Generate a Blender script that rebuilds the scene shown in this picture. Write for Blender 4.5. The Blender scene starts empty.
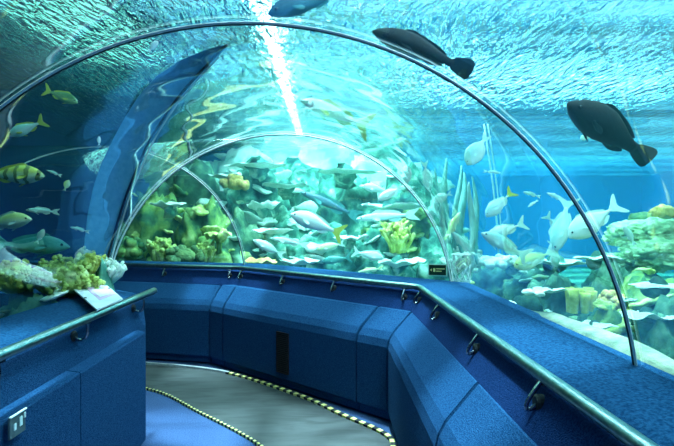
import bpy, bmesh, math, random
from mathutils import Vector, Matrix, noise
random.seed(7)
S = bpy.context.scene
COL = S.collection
PI = math.pi

# ------------------------------------------------------------------ camera model
F, HY, YAW, EYE = 447.734, 220.2836, 0.0275, 1.6
PITCH = -math.atan((223 - HY) / F)
cam = bpy.data.cameras.new('camera'); camo = bpy.data.objects.new('camera', cam); COL.objects.link(camo)
cam.sensor_width = 36; cam.lens = F * 36 / 674; cam.clip_start = 0.02; cam.clip_end = 100
camo.location = (0, 0, EYE); camo.rotation_euler = (PI / 2 + PITCH, 0, -YAW)
S.camera = camo

def ray(px, py):
    c = Vector(((px - 337) / F, 1, (223 - py) / F)); p = PITCH
    y = c.y * math.cos(p) - c.z * math.sin(p); z = c.y * math.sin(p) + c.z * math.cos(p)
    return Vector((c.x * math.cos(YAW) + y * math.sin(YAW), -c.x * math.sin(YAW) + y * math.cos(YAW), z))
def W(px, py, D): return Vector((0, 0, EYE)) + ray(px, py) * D
def WX(px, py, X):
    r = ray(px, py); return Vector((0, 0, EYE)) + r * (X / r.x)
def WZ(px, py, Z):
    r = ray(px, py); return Vector((0, 0, EYE)) + r * ((Z - EYE) / r.z)

# ------------------------------------------------------------------ materials
def new_mat(name):
    m = bpy.data.materials.new(name); m.use_nodes = True
    nt = m.node_tree; nt.nodes.clear()
    out = nt.nodes.new('ShaderNodeOutputMaterial')
    return m, nt, out
def N(nt, t, **kw):
    n = nt.nodes.new(t)
    for k, v in kw.items():
        if k in n.inputs: n.inputs[k].default_value = v
        else: setattr(n, k, v)
    return n
def c4(c): return (c[0], c[1], c[2], 1)
def noisy(name, cols, scale=5.0, detail=5, rough=0.8, bump=0.0, bscale=None, metallic=0.0, pos=None, distortion=0.0, spec=0.3, sub=0.0):
    m, nt, out = new_mat(name)
    tc = N(nt, 'ShaderNodeTexCoord')
    nz = N(nt, 'ShaderNodeTexNoise', Scale=scale, Detail=detail, Distortion=distortion)
    nt.links.new(tc.outputs['Object'], nz.inputs['Vector'])
    r = N(nt, 'ShaderNodeValToRGB'); e = r.color_ramp.elements
    k = len(cols); pos = pos or [0.3 + 0.4 * i / max(1, k - 1) for i in range(k)]
    while len(e) < k: e.new(0.5)
    for i in range(k): e[i].position = pos[i]; e[i].color = c4(cols[i])
    nt.links.new(nz.outputs['Fac'], r.inputs['Fac'])
    b = N(nt, 'ShaderNodeBsdfPrincipled', Roughness=rough, Metallic=metallic)
    b.inputs['Specular IOR Level'].default_value = spec
    nt.links.new(r.outputs['Color'], b.inputs['Base Color'])
    if bump:
        n2 = N(nt, 'ShaderNodeTexNoise', Scale=bscale or scale * 3, Detail=4)
        nt.links.new(tc.outputs['Object'], n2.inputs['Vector'])
        bp = N(nt, 'ShaderNodeBump', Strength=bump, Distance=0.02)
        nt.links.new(n2.outputs['Fac'], bp.inputs['Height']); nt.links.new(bp.outputs['Normal'], b.inputs['Normal'])
    nt.links.new(b.outputs['BSDF'], out.inputs['Surface'])
    return m
def fish_mat(name, back, belly, spot=None, rough=0.35, stripe=None, emis=0):
    """fish skin: own colour from back to belly with a fine scale mottling"""
    m, nt, out = new_mat(name)
    tc = N(nt, 'ShaderNodeTexCoord'); sp = N(nt, 'ShaderNodeSeparateXYZ')
    nt.links.new(tc.outputs['Generated'], sp.inputs['Vector'])
    nz = N(nt, 'ShaderNodeTexNoise', Scale=14.0, Detail=3)
    nt.links.new(tc.outputs['Generated'], nz.inputs['Vector'])
    ad = N(nt, 'ShaderNodeMath', operation='MULTIPLY_ADD'); ad.inputs[1].default_value = 0.35; ad.inputs[2].default_value = -0.17
    nt.links.new(nz.outputs['Fac'], ad.inputs[0])
    a2 = N(nt, 'ShaderNodeMath', operation='ADD'); nt.links.new(sp.outputs['Z'], a2.inputs[0]); nt.links.new(ad.outputs[0], a2.inputs[1])
    r = N(nt, 'ShaderNodeValToRGB'); e = r.color_ramp.elements
    e[0].position = 0.35; e[0].color = c4(belly); e[1].position = 0.72; e[1].color = c4(back)
    if stripe:
        n = e.new(0.55); n.color = c4(stripe)
    nt.links.new(a2.outputs[0], r.inputs['Fac'])
    b = N(nt, 'ShaderNodeBsdfPrincipled', Roughness=rough); b.inputs['Specular IOR Level'].default_value = 0.5
    src = r.outputs['Color']
    if spot:
        wv = N(nt, 'ShaderNodeTexWave', Scale=spot[1], Distortion=3.0, Detail=2); wv.bands_direction = 'X'
        nt.links.new(tc.outputs['Generated'], wv.inputs['Vector'])
        rr = N(nt, 'ShaderNodeValToRGB'); rr.color_ramp.elements[0].position = .62; rr.color_ramp.elements[1].position = .8
        nt.links.new(wv.outputs['Fac'], rr.inputs['Fac'])
        mx = N(nt, 'ShaderNodeMixRGB'); nt.links.new(rr.outputs['Color'], mx.inputs['Fac'])
        nt.links.new(src, mx.inputs['Color1']); mx.inputs['Color2'].default_value = c4(spot[0]); src = mx.outputs['Color']
    nt.links.new(src, b.inputs['Base Color'])
    nt.links.new(b.outputs['BSDF'], out.inputs['Surface'])
    return m

M = {}
M['carpet'] = noisy('blue_carpet', [(0.004, 0.032, 0.10), (0.022, 0.095, 0.22)], scale=160, detail=2, rough=1.0, bump=0.5, bscale=220, spec=0.05)
M['carpet_ledge'] = noisy('blue_ledge_carpet', [(0.003, 0.032, 0.095), (0.018, 0.095, 0.21)], scale=90, detail=3, rough=1.0, bump=0.5, bscale=200, spec=0.05)
M['carpet_navy'] = noisy('navy_panel_carpet', [(0.004, 0.018, 0.075), (0.012, 0.045, 0.15)], scale=140, detail=2, rough=1.0, bump=0.5, bscale=220, spec=0.05)
M['carpet_floor'] = noisy('floor_carpet', [(0.030, 0.065, 0.17), (0.075, 0.13, 0.27)], scale=120, detail=2, rough=1.0, bump=0.4, bscale=200, spec=0.05)
M['seam'] = noisy('dark_seam', [(0.002, 0.006, 0.02), (0.004, 0.01, 0.03)], rough=0.9)
M['steel'] = noisy('rail_steel', [(0.16, 0.24, 0.23), (0.28, 0.38, 0.36)], scale=40, rough=0.30, metallic=1.0, bump=0.08, bscale=90)
M['bracket'] = noisy('bracket_metal', [(0.25, 0.25, 0.27), (0.4, 0.4, 0.42)], scale=20, rough=0.22, metallic=1.0)
M['ring'] = noisy('ring_grey', [(0.90, 0.95, 0.95), (0.96, 0.98, 0.98)], scale=10, rough=0.5)
M['ring_dark'] = noisy('ring_dark', [(0.012, 0.03, 0.035), (0.02, 0.045, 0.05)], scale=10, rough=0.3)
M['belt'] = None
M['yellow'] = noisy('yellow_mark', [(0.72, 0.62, 0.16), (0.85, 0.76, 0.30)], scale=30, rough=0.6)
M['black'] = noisy('black_mark', [(0.008, 0.010, 0.014), (0.018, 0.02, 0.025)], scale=30, rough=0.6)
M['kerb'] = noisy('kerb_metal', [(0.55, 0.57, 0.60), (0.8, 0.82, 0.84)], scale=25, rough=0.35, metallic=0.6)
M['grille'] = noisy('grille_black', [(0.006, 0.006, 0.008), (0.03, 0.02, 0.018)], scale=60, rough=0.6)
M['plate'] = noisy('plate_white', [(0.62, 0.72, 0.78), (0.85, 0.88, 0.90)], scale=8, rough=0.4)
M['plate_pink'] = noisy('plate_pink', [(0.62, 0.36, 0.58), (0.75, 0.50, 0.68)], scale=20, rough=0.5)
M['plate_map'] = noisy('plate_map', [(0.75, 0.78, 0.72), (0.9, 0.9, 0.86)], scale=20, rough=0.5)
M['sign_black'] = noisy('sign_black', [(0.005, 0.02, 0.008), (0.01, 0.04, 0.012)], scale=20, rough=0.4)
M['sign_yellow'] = noisy('sign_yellow', [(0.7, 0.75, 0.2), (0.85, 0.85, 0.35)], scale=20, rough=0.5)
M['sign_edge'] = noisy('sign_edge', [(0.45, 0.8, 0.6), (0.55, 0.85, 0.65)], scale=20, rough=0.5)
M['socket'] = noisy('socket_grey', [(0.10, 0.17, 0.20), (0.16, 0.25, 0.28)], scale=12, rough=0.25, metallic=0.5)
M['socket_white'] = noisy('socket_white', [(0.7, 0.85, 0.83), (0.85, 0.95, 0.93)], scale=12, rough=0.3)
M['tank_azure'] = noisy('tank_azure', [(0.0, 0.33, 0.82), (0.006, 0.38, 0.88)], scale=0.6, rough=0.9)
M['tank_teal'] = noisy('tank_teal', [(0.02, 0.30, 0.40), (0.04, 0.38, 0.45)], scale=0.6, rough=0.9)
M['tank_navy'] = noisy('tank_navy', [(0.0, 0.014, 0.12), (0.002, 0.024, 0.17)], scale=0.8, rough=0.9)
M['hoop'] = noisy('hoop_blue', [(0.12, 0.42, 0.74), (0.18, 0.52, 0.84)], scale=30, rough=0.7)  # blue of the ledge reflection that is built as a solid band
M['sand'] = noisy('pale_sand', [(0.10, 0.17, 0.10), (0.42, 0.48, 0.32)], scale=9, rough=1.0, bump=0.5)
M['lamp'] = None
M['deck'] = noisy('deck_green', [(0.01, 0.07, 0.08), (0.03, 0.12, 0.12)], scale=4, rough=0.8)  # dark green of the unseen slab and slats added to shape the light
# rocks and corals (own colours, except the haze-paled far rocks)
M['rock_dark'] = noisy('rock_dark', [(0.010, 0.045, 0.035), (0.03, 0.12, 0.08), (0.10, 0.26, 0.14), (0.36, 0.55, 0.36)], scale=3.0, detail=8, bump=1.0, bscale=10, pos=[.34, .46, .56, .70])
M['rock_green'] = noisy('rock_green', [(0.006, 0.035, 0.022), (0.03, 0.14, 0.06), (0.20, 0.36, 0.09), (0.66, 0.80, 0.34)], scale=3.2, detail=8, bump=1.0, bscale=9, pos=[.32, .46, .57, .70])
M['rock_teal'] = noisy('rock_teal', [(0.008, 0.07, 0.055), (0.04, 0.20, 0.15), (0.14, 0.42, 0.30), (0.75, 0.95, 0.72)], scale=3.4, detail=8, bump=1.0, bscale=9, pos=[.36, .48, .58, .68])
M['rock_pale'] = noisy('rock_pale', [(0.42, 0.72, 0.60), (0.78, 0.95, 0.84), (0.96, 1.0, 0.94)], scale=2.4, detail=7, bump=0.8, bscale=7, pos=[.38, .50, .62])  # bright water haze put into the colour of the far rocks
M['rock_lime'] = noisy('rock_lime', [(0.10, 0.26, 0.10), (0.35, 0.50, 0.14), (0.65, 0.78, 0.30)], scale=6, detail=8, bump=1.0, bscale=16)
M['coral_pale'] = noisy('coral_pale', [(0.60, 0.88, 0.72), (0.92, 0.98, 0.88)], scale=7, detail=5, bump=0.6)
M['coral_yellow'] = noisy('coral_yellow', [(0.30, 0.36, 0.05), (0.62, 0.66, 0.14), (0.85, 0.86, 0.40)], scale=9, detail=6, bump=0.8)
M['coral_orange'] = noisy('coral_orange', [(0.45, 0.30, 0.06), (0.80, 0.58, 0.22)], scale=9, detail=6, bump=0.8)
M['coral_olive'] = noisy('coral_olive', [(0.05, 0.14, 0.07), (0.22, 0.34, 0.12)], scale=8, detail=6, bump=0.8)
M['coral_lime'] = noisy('coral_lime', [(0.22, 0.34, 0.06), (0.50, 0.62, 0.16), (0.78, 0.84, 0.42)], scale=11, detail=6, bump=0.8)
M['coral_mound'] = noisy('coral_mound', [(0.20, 0.42, 0.20), (0.45, 0.66, 0.34), (0.72, 0.85, 0.55)], scale=7, detail=8, bump=1.0, bscale=18)
M['frond'] = noisy('frond_pale', [(0.16, 0.50, 0.48), (0.36, 0.70, 0.62)], scale=5, rough=0.6)  # colour of the stretched reflections built as solid streaks
M['frond_white'] = noisy('frond_white', [(0.45, 0.80, 0.74), (0.65, 0.9, 0.85)], scale=5, rough=0.6)  # white of the solid reflection streaks, also used on the rope
M['basket'] = noisy('basket_white', [(0.65, 0.75, 0.70), (0.85, 0.9, 0.85)], scale=5, rough=0.6)
# fish
M['f_pale'] = fish_mat('fish_pale_cyan', (0.55, 0.93, 0.80), (0.88, 1.0, 0.92))
M['f_white'] = fish_mat('fish_white', (0.80, 0.96, 0.86), (0.95, 1.0, 0.93))
M['f_silver'] = fish_mat('fish_silver', (0.40, 0.75, 0.66), (0.85, 0.97, 0.88))
M['f_yellow'] = fish_mat('fish_yellow_barred', (0.75, 0.82, 0.14), (0.80, 1.0, 0.66), spot=((0.22, 0.28, 0.06), 1.6))
M['f_lime'] = fish_mat('fish_lime', (0.72, 0.90, 0.30), (0.80, 1.0, 0.70))
M['f_teal'] = fish_mat('fish_teal', (0.03, 0.24, 0.22), (0.12, 0.45, 0.38))
M['f_green'] = fish_mat('fish_olive', (0.10, 0.25, 0.08), (0.40, 0.55, 0.25))
M['f_dark'] = fish_mat('fish_dark', (0.002, 0.003, 0.004), (0.004, 0.006, 0.008), rough=0.9)
M['f_dusk'] = fish_mat('fish_dusk', (0.02, 0.10, 0.14), (0.06, 0.22, 0.26), rough=0.6)
M['fin_yellow'] = noisy('fin_yellow', [(0.62, 0.66, 0.06), (0.80, 0.82, 0.15)], scale=12, rough=0.5)
M['fin_pale'] = noisy('fin_pale', [(0.62, 0.94, 0.80), (0.80, 0.98, 0.88)], scale=12, rough=0.5)
M['fin_dark'] = noisy('fin_dark', [(0.004, 0.010, 0.014), (0.008, 0.018, 0.024)], scale=12, rough=0.7)
M['fin_teal'] = noisy('fin_teal', [(0.03, 0.22, 0.22), (0.08, 0.35, 0.32)], scale=12, rough=0.6)
M['eye'] = noisy('fish_eye', [(0.003, 0.003, 0.004), (0.006, 0.006, 0.008)], scale=5, rough=0.15)

def belt_mat():
    m, nt, out = new_mat('walkway_rubber')
    tc = N(nt, 'ShaderNodeTexCoord')
    nz = N(nt, 'ShaderNodeTexNoise', Scale=3.0, Detail=6, Distortion=1.2)
    mp = N(nt, 'ShaderNodeMapping'); mp.inputs['Scale'].default_value = (0.7, 3.5, 1); mp.inputs['Rotation'].default_value = (0, 0, 0.25)
    nt.links.new(tc.outputs['Object'], mp.inputs['Vector']); nt.links.new(mp.outputs['Vector'], nz.inputs['Vector'])
    r = N(nt, 'ShaderNodeValToRGB'); e = r.color_ramp.elements
    e[0].position = .30; e[0].color = (0.011, 0.014, 0.016, 1); e[1].position = .62; e[1].color = (0.042, 0.048, 0.050, 1)
    nt.links.new(nz.outputs['Fac'], r.inputs['Fac'])
    b = N(nt, 'ShaderNodeBsdfPrincipled', Roughness=0.65)
    nt.links.new(r.outputs['Color'], b.inputs['Base Color'])
    nt.links.new(b.outputs['BSDF'], out.inputs['Surface']); return m
M['belt'] = belt_mat()

def acrylic_mat():
    m, nt, out = new_mat('clear_acrylic')
    tc = N(nt, 'ShaderNodeTexCoord')
    nz = N(nt, 'ShaderNodeTexNoise', Scale=2.2, Detail=1.0)
    nt.links.new(tc.outputs['Object'], nz.inputs['Vector'])
    bp = N(nt, 'ShaderNodeBump', Strength=ACR_BUMP, Distance=0.05); nt.links.new(nz.outputs['Fac'], bp.inputs['Height'])
    lw = N(nt, 'ShaderNodeLayerWeight'); lw.inputs['Blend'].default_value = 0.5
    pw = N(nt, 'ShaderNodeMath', operation='POWER'); pw.inputs[1].default_value = 2.4; nt.links.new(lw.outputs['Facing'], pw.inputs[0])
    ml = N(nt, 'ShaderNodeMath', operation='MULTIPLY_ADD'); ml.inputs[1].default_value = 0.88; ml.inputs[2].default_value = 0.10; ml.use_clamp = True
    nt.links.new(pw.outputs[0], ml.inputs[0])
    tr = N(nt, 'ShaderNodeBsdfTransparent'); tr.inputs['Color'].default_value = (0.93, 0.985, 0.985, 1)
    gl = N(nt, 'ShaderNodeBsdfGlossy', Roughness=0.03); gl.inputs['Color'].default_value = (0.9, 1, 1, 1)
    nt.links.new(bp.outputs['Normal'], gl.inputs['Normal'])
    mx = N(nt, 'ShaderNodeMixShader')
    nt.links.new(ml.outputs[0], mx.inputs['Fac']); nt.links.new(tr.outputs[0], mx.inputs[1]); nt.links.new(gl.outputs[0], mx.inputs[2])
    nt.links.new(mx.outputs[0], out.inputs['Surface']); return m
ACR_BUMP = 0.25
M['acrylic'] = acrylic_mat()

def water_surface_mat():
    m, nt, out = new_mat('rippled_water')
    tc = N(nt, 'ShaderNodeTexCoord')
    n1 = N(nt, 'ShaderNodeTexNoise', Scale=2.4, Detail=3, Distortion=0.9)
    mp = N(nt, 'ShaderNodeMapping'); mp.inputs['Scale'].default_value = (3.0, 1.0, 1); mp.inputs['Rotation'].default_value = (0, 0, 0.06)
    nt.links.new(tc.outputs['Object'], mp.inputs['Vector']); nt.links.new(mp.outputs['Vector'], n1.inputs['Vector'])
    n2 = N(nt, 'ShaderNodeTexNoise', Scale=5.5, Detail=2, Distortion=0.8); nt.links.new(mp.outputs['Vector'], n2.inputs['Vector'])
    ad = N(nt, 'ShaderNodeMath', operation='MULTIPLY_ADD'); ad.inputs[1].default_value = 0.55
    nt.links.new(n2.outputs['Fac'], ad.inputs[0]); nt.links.new(n1.outputs['Fac'], ad.inputs[2])
    bp = N(nt, 'ShaderNodeBump', Strength=1.0, Distance=0.30); nt.links.new(ad.outputs[0], bp.inputs['Height'])
    fr = N(nt, 'ShaderNodeFresnel', IOR=1.07); nt.links.new(bp.outputs['Normal'], fr.inputs['Normal'])
    tl = N(nt, 'ShaderNodeBsdfTranslucent'); tl.inputs['Color'].default_value = (0.20, 0.62, 0.80, 1)
    nt.links.new(bp.outputs['Normal'], tl.inputs['Normal'])
    tr = N(nt, 'ShaderNodeBsdfTransparent'); tr.inputs['Color'].default_value = (0.75, 0.97, 1.0, 1)
    gl = N(nt, 'ShaderNodeBsdfGlossy', Roughness=0.10); nt.links.new(bp.outputs['Normal'], gl.inputs['Normal'])
    rf = N(nt, 'ShaderNodeBsdfRefraction', Roughness=0.02, IOR=1.10); nt.links.new(bp.outputs['Normal'], rf.inputs['Normal'])
    rf.inputs['Color'].default_value = (0.6, 0.95, 1, 1)
    a = N(nt, 'ShaderNodeMixShader', Fac=0.78); nt.links.new(tl.outputs[0], a.inputs[1]); nt.links.new(tr.outputs[0], a.inputs[2])
    b = N(nt, 'ShaderNodeMixShader', Fac=0.42); nt.links.new(a.outputs[0], b.inputs[1]); nt.links.new(rf.outputs[0], b.inputs[2])
    c = N(nt, 'ShaderNodeMixShader'); nt.links.new(fr.outputs[0], c.inputs['Fac']); nt.links.new(b.outputs[0], c.inputs[1]); nt.links.new(gl.outputs[0], c.inputs[2])
    nt.links.new(c.outputs[0], out.inputs['Surface']); return m
M['water_top'] = water_surface_mat()

def water_volume_mat():
    m, nt, out = new_mat('tank_water')
    ab = N(nt, 'ShaderNodeVolumeAbsorption', Density=0.13); ab.inputs['Color'].default_value = (0.10, 0.88, 0.88, 1)
    sc = N(nt, 'ShaderNodeVolumeScatter', Density=0.008, Anisotropy=0.2); sc.inputs['Color'].default_value = (0.25, 0.85, 1.0, 1)
    ad = N(nt, 'ShaderNodeAddShader'); nt.links.new(ab.outputs[0], ad.inputs[0]); nt.links.new(sc.outputs[0], ad.inputs[1])
    nt.links.new(ad.outputs[0], out.inputs['Volume']); return m
M['water_vol'] = water_volume_mat()

def lamp_mat(name, col, s):
    m, nt, out = new_mat(name)
    e = N(nt, 'ShaderNodeEmission', Strength=s); e.inputs['Color'].default_value = c4(col)
    nt.links.new(e.outputs[0], out.inputs['Surface']); return m
M['lamp'] = lamp_mat('lamp_glow', (0.9, 1.0, 1.0), 40)

# ------------------------------------------------------------------ object helpers
def obj(name, bm, mat, parent=None, smooth=False, mats=None):
    me = bpy.data.meshes.new(name)
    bmesh.ops.recalc_face_normals(bm, faces=bm.faces) if not getattr(bm, '_keep', None) else None
    bm.to_mesh(me); bm.free()
    for m in (mats or [mat]): me.materials.append(m)
    if smooth:
        for p in me.polygons: p.use_smooth = True
    o = bpy.data.objects.new(name, me); COL.objects.link(o)
    if parent: o.parent = parent
    return o
def thing(name, label, cat, loc=(0, 0, 0), group=None, rot=None):
    o = bpy.data.objects.new(name, None); COL.objects.link(o); o.location = loc
    if rot: o.rotation_euler = rot
    o.empty_display_size = 0.1
    o['label'] = label; o['category'] = cat
    if group: o['group'] = group
    return o
def tag(o, label, cat, group=None, kind=None):
    o['label'] = label; o['category'] = cat
    if group: o['group'] = group
    if kind: o['kind'] = kind
    return o
def struct(o): o['kind'] = 'structure'; return o
def centre_origin(o):
    vs = [v.co for v in o.data.vertices]
    lo = Vector((min(v.x for v in vs), min(v.y for v in vs), min(v.z for v in vs)))
    hi = Vector((max(v.x for v in vs), max(v.y for v in vs), max(v.z for v in vs)))
    c = Vector(((lo.x + hi.x) / 2, (lo.y + hi.y) / 2, lo.z))
    o.data.transform(Matrix.Translation(-c)); o.location = o.location + c
    return o
def add_box(bm, x0, x1, y0, y1, z0, z1, mat=None, mi=0):
    vs = [bm.verts.new(Vector(p)) for p in [(x0, y0, z0), (x1, y0, z0), (x1, y1, z0), (x0, y1, z0), (x0, y0, z1), (x1, y0, z1), (x1, y1, z1), (x0, y1, z1)]]
    if mat:
        for v in vs: v.co = mat @ v.co
    for f in [(0, 3, 2, 1), (4, 5, 6, 7), (0, 1, 5, 4), (1, 2, 6, 5), (2, 3, 7, 6), (3, 0, 4, 7)]:
        fc = bm.faces.new([vs[i] for i in f]); fc.material_index = mi
def add_tube(bm, pts, r, n=10, caps=True, mi=0):
    pts = [Vector(p) for p in pts]; rings = []
    rr = r if isinstance(r, (list, tuple)) else [r] * len(pts)
    prev = None
    for i, p in enumerate(pts):
        t = (pts[min(i + 1, len(pts) - 1)] - pts[max(i - 1, 0)]).normalized()
        if prev is None:
            a = Vector((0, 0, 1)) if abs(t.z) < .9 else Vector((1, 0, 0))
            u = t.cross(a).normalized()
        else:
            u = (prev - t * prev.dot(t)).normalized()
        prev = u; v = t.cross(u)
        rings.append([bm.verts.new(p + (u * math.cos(2 * PI * k / n) + v * math.sin(2 * PI * k / n)) * rr[i]) for k in range(n)])
    for a, b in zip(rings, rings[1:]):
        for k in range(n):
            f = bm.faces.new([a[k], a[(k + 1) % n], b[(k + 1) % n], b[k]]); f.material_index = mi
    if caps:
        for q in (rings[0], rings[-1]):
            try: bm.faces.new(q).material_index = mi
            except ValueError: pass
def off(poly, u, side):
    """offset a plan polyline by u towards the walkway; side=+1: interior lies left of travel"""
    out = []
    P = [Vector(p) for p in poly]
    for i, p in enumerate(P):
        ns = []
        if i > 0: d = (P[i] - P[i - 1]).normalized(); ns.append(Vector((-d.y, d.x)) * side)
        if i < len(P) - 1: d = (P[i + 1] - P[i]).normalized(); ns.append(Vector((-d.y, d.x)) * side)
        if len(ns) == 1: out.append(p + ns[0] * u)
        else:
            m = (ns[0] + ns[1]).normalized(); out.append(p + m * (u / max(.3, m.dot(ns[0]))))
    return out
def sweep(bm, poly, prof, side, closed=True, mi=0):
    cols = []
    offs = {}
    for (u, z) in prof:
        if u not in offs: offs[u] = off(poly, u, side)
    for i in range(len(poly)):
        cols.append([bm.verts.new((offs[u][i].x, offs[u][i].y, z)) for (u, z) in prof])
    n = len(prof)
    for a, b in zip(cols, cols[1:]):
        for k in range(n if closed else n - 1):
            bm.faces.new([a[k], a[(k + 1) % n], b[(k + 1) % n], b[k]]).material_index = mi
    if closed:
        bm.faces.new(cols[0]); bm.faces.new(list(reversed(cols[-1])))
def arc_pts(u0, z0, u1, z1, bulge, n=5):
    pass

# ------------------------------------------------------------------ plan of the tunnel
OUT = [(0.79, -1.5), (0.80, 3.65), (-1.00, 5.21), (-2.63, 5.61), (-5.5, 5.62)]
INN = [(-1.32, -1.5), (-1.35, 3.50), (-1.80, 3.86), (-3.10, 3.72), (-5.5, 3.60)]
R, Z0 = 1.46, 0.8748
RINGS = [(-0.2881, -1.5, 0.0), (-0.2881, 1.6613, -0.024), (-0.3159, 3.7986, 0.097), (-2.066, 4.5323, 0.7174), (-5.5, 4.60, PI / 2)]
def ring_pt(i, th, r=R, dz=0):
    cx, cy, az = RINGS[i]
    return Vector((cx + r * math.cos(th) * math.cos(az), cy + r * math.cos(th) * math.sin(az), Z0 + r * math.sin(th) + dz))

# acrylic panes between the rings
def loft(i, j, r, th0, th1, n=56, m=10):
    bm = bmesh.new(); g = []
    for a in range(m + 1):
        t = a / m; row = []
        # arc swing between ring planes for the bend, straight elsewhere
        for k in range(n + 1):
            th = th0 + (th1 - th0) * k / n
            row.append(bm.verts.new(ring_pt(i, th, r).lerp(ring_pt(j, th, r), t)))
        g.append(row)
    for a in range(m):
        for k in range(n):
            bm.faces.new([g[a][k], g[a][k + 1], g[a + 1][k + 1], g[a + 1][k]])
    return bm
for k in range(4):
    bm = loft(k, k + 1, R, 0.09, PI - 0.09)
    o = obj('window_%d' % (k + 1), bm, M['acrylic'], smooth=True); struct(o)
# joint rings
for k in (1, 2, 3):
    bm = bmesh.new()
    cx, cy, az = RINGS[k]; nrm = Vector((-math.sin(az), math.cos(az), 0))
    pts = [ring_pt(k, 0.09 + (PI - 0.18) * q / 72, R - 0.012) for q in range(73)]
    w = 0.0065 if k > 1 else 0.005
    add_tube(bm, [p - nrm * 0.012 for p in pts], w, 8)
    o = obj('trim_%d' % k, bm, M['ring'], smooth=True); struct(o)
    bm = bmesh.new(); add_tube(bm, [p + nrm * 0.002 for p in pts], w * .9, 8)
    obj('sealant', bm, M['ring_dark'], o, smooth=True)['label'] = 'dark sealant line beside the pale arch strip'

# ------------------------------------------------------------------ barriers
LZ = 1.03
right_prof = [(-0.44, -0.3), (-0.44, 1.06), (-0.36, 1.065), (-0.20, 1.060), (-0.07, 1.050), (-0.02, 1.030), (0.02, 1.00), (0.035, 0.975), (0.10, 0.865), (0.10, 0.0), (0.10, -0.3)]
left_prof = [(-0.44, -0.3), (-0.44, 1.06), (-0.36, 1.065), (-0.20, 1.060), (-0.10, 1.045), (-0.06, 1.02), (-0.05, 0.985), (-0.03, 0.80), (-0.03, 0.0), (-0.03, -0.3)]
bm = bmesh.new(); sweep(bm, OUT, right_prof, 1); w = struct(obj('wall_right', bm, None, mats=[M['carpet_ledge'], M['carpet_navy']]))
for p in w.data.polygons:
    if p.center.z < 1.015: p.material_index = 1
bm = bmesh.new(); sweep(bm, INN, left_prof, -1); w = struct(obj('wall_left', bm, None, mats=[M['carpet_ledge'], M['carpet']]))
for p in w.data.polygons:
    if p.center.z < 1.01: p.material_index = 1

def on_poly(poly, i, t, u, side):
    o = off(poly, u, side); return o[i].lerp(o[i + 1], t)
# bench panels along the outer wall; each spans part of the polyline (seg,t)->(seg,t)
bench_prof = [(0.03, 0.02), (0.03, 0.874), (0.125, 0.862), (0.28, 0.715), (0.315, 0.66), (0.33, 0.60), (0.33, 0.10), (0.30, 0.08), (0.30, 0.02)]
OUTB = [OUT[0], (0.825, 3.64), (-1.12, 5.27), (-2.63, 5.61), OUT[4]]
def bench(a, b, label, gap=0.006):
    """a,b=(segment, fraction) along OUT"""
    offs = {u: off(OUTB, u, 1) for u, z in bench_prof}
    bm = bmesh.new()
    def col(s, t, inset):
        P = []
        for u, z in bench_prof:
            q0, q1 = offs[u][s], offs[u][s + 1]
            p = q0.lerp(q1, t); d = (q1 - q0).normalized()
            p = p + d * inset
            P.append(bm.verts.new((p.x, p.y, z)))
        return P
    A = col(a[0], a[1], gap); cols = [A]
    if b[0] > a[0]: cols.append(col(a[0], 1.0, 0))
    cols.append(col(b[0], b[1], -gap))
    n = len(bench_prof)
    for c, d in zip(cols, cols[1:]):
        for k in range(n): bm.faces.new([c[k], c[(k + 1) % n], d[(k + 1) % n], d[k]])
    bm.faces.new(cols[0]); bm.faces.new(list(reversed(cols[-1])))
    bmesh.ops.recalc_face_normals(bm, faces=bm.faces)
    es = [e for e in bm.edges if len(e.link_faces) == 2 and e.calc_face_angle(0) > 0.9]
    bmesh.ops.bevel(bm, geom=es, offset=0.006, segments=2, affect='EDGES')
    o = centre_origin(obj('bench_panel', bm, M['carpet'])); tag(o, label, 'bench panel', 'carpeted bench panels along the outer wall')
    return o
t_r = (2.05 + 1.5) / 5.15
bench((0, 0.0), (0, t_r), 'blue carpeted bench panel nearest the camera under the right handrail')
bench((0, t_r), (0, 1.0), 'blue carpeted bench panel on the right, before the wall turns the corner')
bench((1, 0.0), (1, 0.135), 'narrow blue carpeted bench panel just left of the right corner')
bmid = bench((1, 0.135), (1, 0.90), 'long blue carpeted bench panel with the black vent grille')
bench((1, 0.90), (1, 1.0), 'narrowest blue carpeted bench panel, left of the vented one')
bench((2, 0.0), (2, 1.0), 'dark blue carpeted bench panel at the far left bend')
bench((3, 0.0), (3, 1.0), 'blue carpeted bench panel hidden beyond the far left bend')
# vent grille on the long panel
fo = off(OUTB, 0.33, 1); d12 = (fo[2] - fo[1]).normalized(); nin = Vector((-d12.y, d12.x))
def facept(px, py):
    r = ray(px, py); o2 = fo[1]; # intersect with vertical plane of face
    nn = Vector((nin.x, nin.y, 0)); t = nn.dot(Vector((o2.x, o2.y, 0)) - Vector((0, 0, EYE))) / nn.dot(r)
    return Vector((0, 0, EYE)) + r * t
va, vb = facept(277, 331), facept(289, 375)
L0 = (Vector((va.x, va.y)) - fo[1]).dot(d12); L1 = (Vector((vb.x, vb.y)) - fo[1]).dot(d12)
l0, l1 = min(L0, L1), max(L0, L1); z0v, z1v = vb.z, va.z
rot = Matrix.Translation(Vector((fo[1].x, fo[1].y, 0))) @ Matrix(((d12.x, nin.x, 0, 0), (d12.y, nin.y, 0, 0), (0, 0, 1, 0), (0, 0, 0, 1)))
inv = Matrix.Translation(-bmid.location)
bm = bmesh.new()
add_box(bm, l0, l1, 0.0, 0.004, z0v, z1v, inv @ rot)
for (a, b, c, d) in [(l0, l0 + .008, z0v, z1v), (l1 - .008, l1, z0v, z1v), (l0, l1, z0v, z0v + .008), (l0, l1, z1v - .008, z1v)]:
    add_box(bm, a, b, 0.0, 0.012, c, d, inv @ rot)
k = 0
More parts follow.
